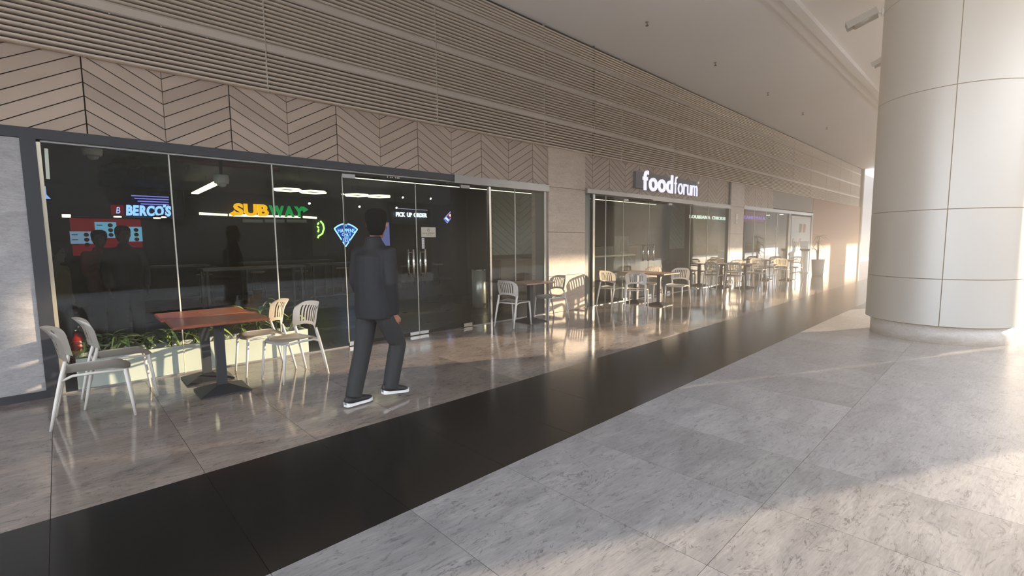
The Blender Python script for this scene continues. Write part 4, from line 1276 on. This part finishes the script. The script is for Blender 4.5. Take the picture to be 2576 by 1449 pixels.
TW = R(22)
walk = dict(head=(.06, -.005, 1.552), neck=(.03, 0, 1.515), chest=(.012, 0, 1.34), waist=(0, 0, 1.11), pelvis=(0, 0, .95), head_yaw=R(40), twist=TW, head_scale=1.06,
            in_l=(.3, -1, 0), in_r=(.5, 1, 0),
            hip_l=(-.01, .085, .90), hip_r=(.02, -.085, .90), kn_l=(-.10, .075, .48), kn_r=(.19, -.085, .53), an_l=(-.235, .04, .095), an_r=(.085, -.085, .125), toe_l=(.02, .05, .02), toe_r=(.35, -.10, .02), pit_l=0.0, pit_r=.12)
for k_, p_ in dict(sh_l=(.03, .172, 1.405), sh_r=(.0, -.172, 1.405), el_l=(.05, .235, 1.13), el_r=(-.05, -.225, 1.13), wr_l=(.15, .2, .90), wr_r=(.03, -.195, .84), hd_l=(.2, .18, .80), hd_r=(.055, -.185, .74)).items():
    walk[k_] = tz(p_, TW)
person('man in dark jacket and charcoal trousers walking past the glass doors', (2.12, -2.47, 0), R(6), walk, (M_SKIN, M_JACKET, M_TROUS, M_SHOE, M_HAIR), .0075)
pw = atz(2023, 686); pw.z = 0
t = thing('pedestal_stand', 'white waist-high pedestal stand with dark tray before the pale poster', 'stand', pw, R(-60))
MB().lathe([(.19, 0), (.19, .03), (.155, .05), (.135, .5), (.15, .95)], 20).build('column', M_WHITE, t)
MB().lathe([(.15, .95), (.21, 1.0), (.215, 1.06), (.20, 1.06), (.19, 1.02), (.02, 1.0)], 20).build('tray', M_IRON, t)
MB().box(-.16, .16, .13, .16, .98, 1.38).build('back_panel', M_WHITE, t)

person('man in black standing inside before the white menu screens', (.72, 2.55, 0), R(-80), stand_pose(1.0, .1), (mat('skin_shaded', (56, 40, 32), .6), mat('black_top', (9, 9, 11), .8), mat('shaded_trousers', (12, 12, 13), .8), M_SHOE, M_HAIR), .015)  # skin and clothes darkened to carry the interior shade, as a silhouette
person('person in a shade-toned orange top standing inside behind the man in black', (.46, 2.95, 0), R(-60), stand_pose(.965, -.5, 'phone'), (MATS['skin_shaded'], mat('orange_top', (96, 40, 26), .8), MATS['shaded_trousers'], M_SHOE, M_HAIR), .015)  # same shade-darkened skin and trousers; top darkened too
person('person in a tan hooded top at the left end inside', (-.05, 1.9, 0), R(-30), stand_pose(.84, .4), (MATS['skin_shaded'], mat('tan_top', (78, 66, 42), .8), MATS['shaded_trousers'], M_SHOE, M_HAIR), .015)  # interior shade put into the skin and clothing colours here as well

# ------------------------------------------------------------------ trees across the road (they show in the glass)
TR = mat('bark', (70, 58, 46), .9)
M_TREE = mat('tree_leaves', (40, 50, 26), .8, noise_amt=.35, nscale=1.2)


def crown_mesh(seed):
    rnd = random.Random(seed); mb = MB()
    blobs = [(Vector((rnd.uniform(-2.6, 2.6), rnd.uniform(-1.8, 1.8), rnd.uniform(2.2, 7.6))), rnd.uniform(1.3, 2.2)) for _ in range(11)]
    for c, r in blobs:
        for _ in range(150):
            d = Vector((rnd.gauss(0, 1), rnd.gauss(0, 1), rnd.gauss(0, 1))).normalized()
            p = c+d*r*rnd.uniform(.55, 1.0)
            a = Vector((rnd.gauss(0, 1), rnd.gauss(0, 1), rnd.gauss(0, 1))).normalized(); b = d.cross(a).normalized()
            s = rnd.uniform(.22, .42)
            mb.add([p-a*s, p+b*s*.6, p+a*s, p-b*s*.6], [(0, 1, 2, 3)])
    return mb.mesh('foliage', M_TREE)


CR = [crown_mesh(i) for i in range(3)]
trunk = MB().tube([(0, 0, -.06), (.1, 0, 1.5), (-.1, .1, 4.5)], [.28, .2, .12], 8).mesh('trunk', TR)
tl = ['at the far left', 'left of centre', 'opposite the near tables', 'opposite the glass doors', 'opposite the bin', 'opposite the first pillar', 'opposite the foodforum doors', 'opposite the second pillar', 'opposite the third shop', 'opposite the orange wall', 'past the orange wall', 'at the right end']
for i in range(12):
    t = thing('roadside_tree', 'leafy roadside tree across the road '+tl[i], 'tree', (-24+i*9.6+random.uniform(-.4, .4), -31+random.uniform(-1, 1), 0), random.uniform(0, 6), 'roadside trees')
    link('trunk', trunk, t); link('foliage', CR[i % 3], t)
    t.scale = (.85, .85, .88)
ob = MB()
ob.box(-70, 190, -48, -45, -.10, 10.2)  # added unseen wall, height set to keep sky out of the glass reflections
ob = ob.build('wall_opposite', mat('opposite_wall', (86, 80, 74), .9, noise_amt=.2, nscale=.3)); tag(ob, kind='structure')

rnd = random.Random(3); mb = MB()
for _ in range(5200):
    x = rnd.uniform(-14, 62); a_ = rnd.uniform(0, math.pi)
    p = Vector((x, -14.75+.36*math.cos(a_)*rnd.uniform(.8, 1.05), .05+1.0*max(0.0, min(1.0, abs(math.sin(a_))*1.15))*rnd.uniform(.85, 1.05)))
    if rnd.random() < .45: p.z = rnd.uniform(0, 1.0); p.y = -14.75+rnd.choice((-.36, .36))*rnd.uniform(.9, 1.05)
    u = Vector((rnd.gauss(0, 1), rnd.gauss(0, 1), rnd.gauss(0, 1))).normalized(); w = u.orthogonal().normalized(); sz = rnd.uniform(.07, .13)
    mb.add([p-u*sz, p+w*sz*.6, p+u*sz, p-w*sz*.6], [(0, 1, 2, 3)])
t = thing('added_hedge', 'low dark hedge added out of view to mask bright paving in the glass', 'hedge')  # added out of view to block the paving's bright reflection in the glass
mb.build('leaves', M_TREE, t)['kind'] = 'stuff'
MB().prism([(-15.05, -.06), (-14.45, -.06), (-14.42, .75), (-14.55, .96), (-14.95, .96), (-15.08, .75)], lambda u, v, d: (d, u, v), -14, 62).build('core', mat('hedge_core', (26, 32, 18), .9), t)

# ------------------------------------------------------------------ haze volume added to imitate veiling glare towards the sun
hz_m = bpy.data.materials.new('haze'); hz_m.use_nodes = True
N = hz_m.node_tree.nodes; N.remove(N['Principled BSDF'])
vsn = N.new('ShaderNodeVolumeScatter'); vsn.inputs['Density'].default_value = .0155; vsn.inputs['Anisotropy'].default_value = .75; vsn.inputs['Color'].default_value = (1, .97, .93, 1)
hz_m.node_tree.links.new(vsn.outputs[0], N['Material Output'].inputs['Volume'])
hz = MB().box(-8.8, 31, -11.5, -.13, .03, 5.55).build('haze', hz_m)
tag(hz, 'warm haze volume added in the arcade to imitate lens veiling glare', 'haze', kind='stuff')
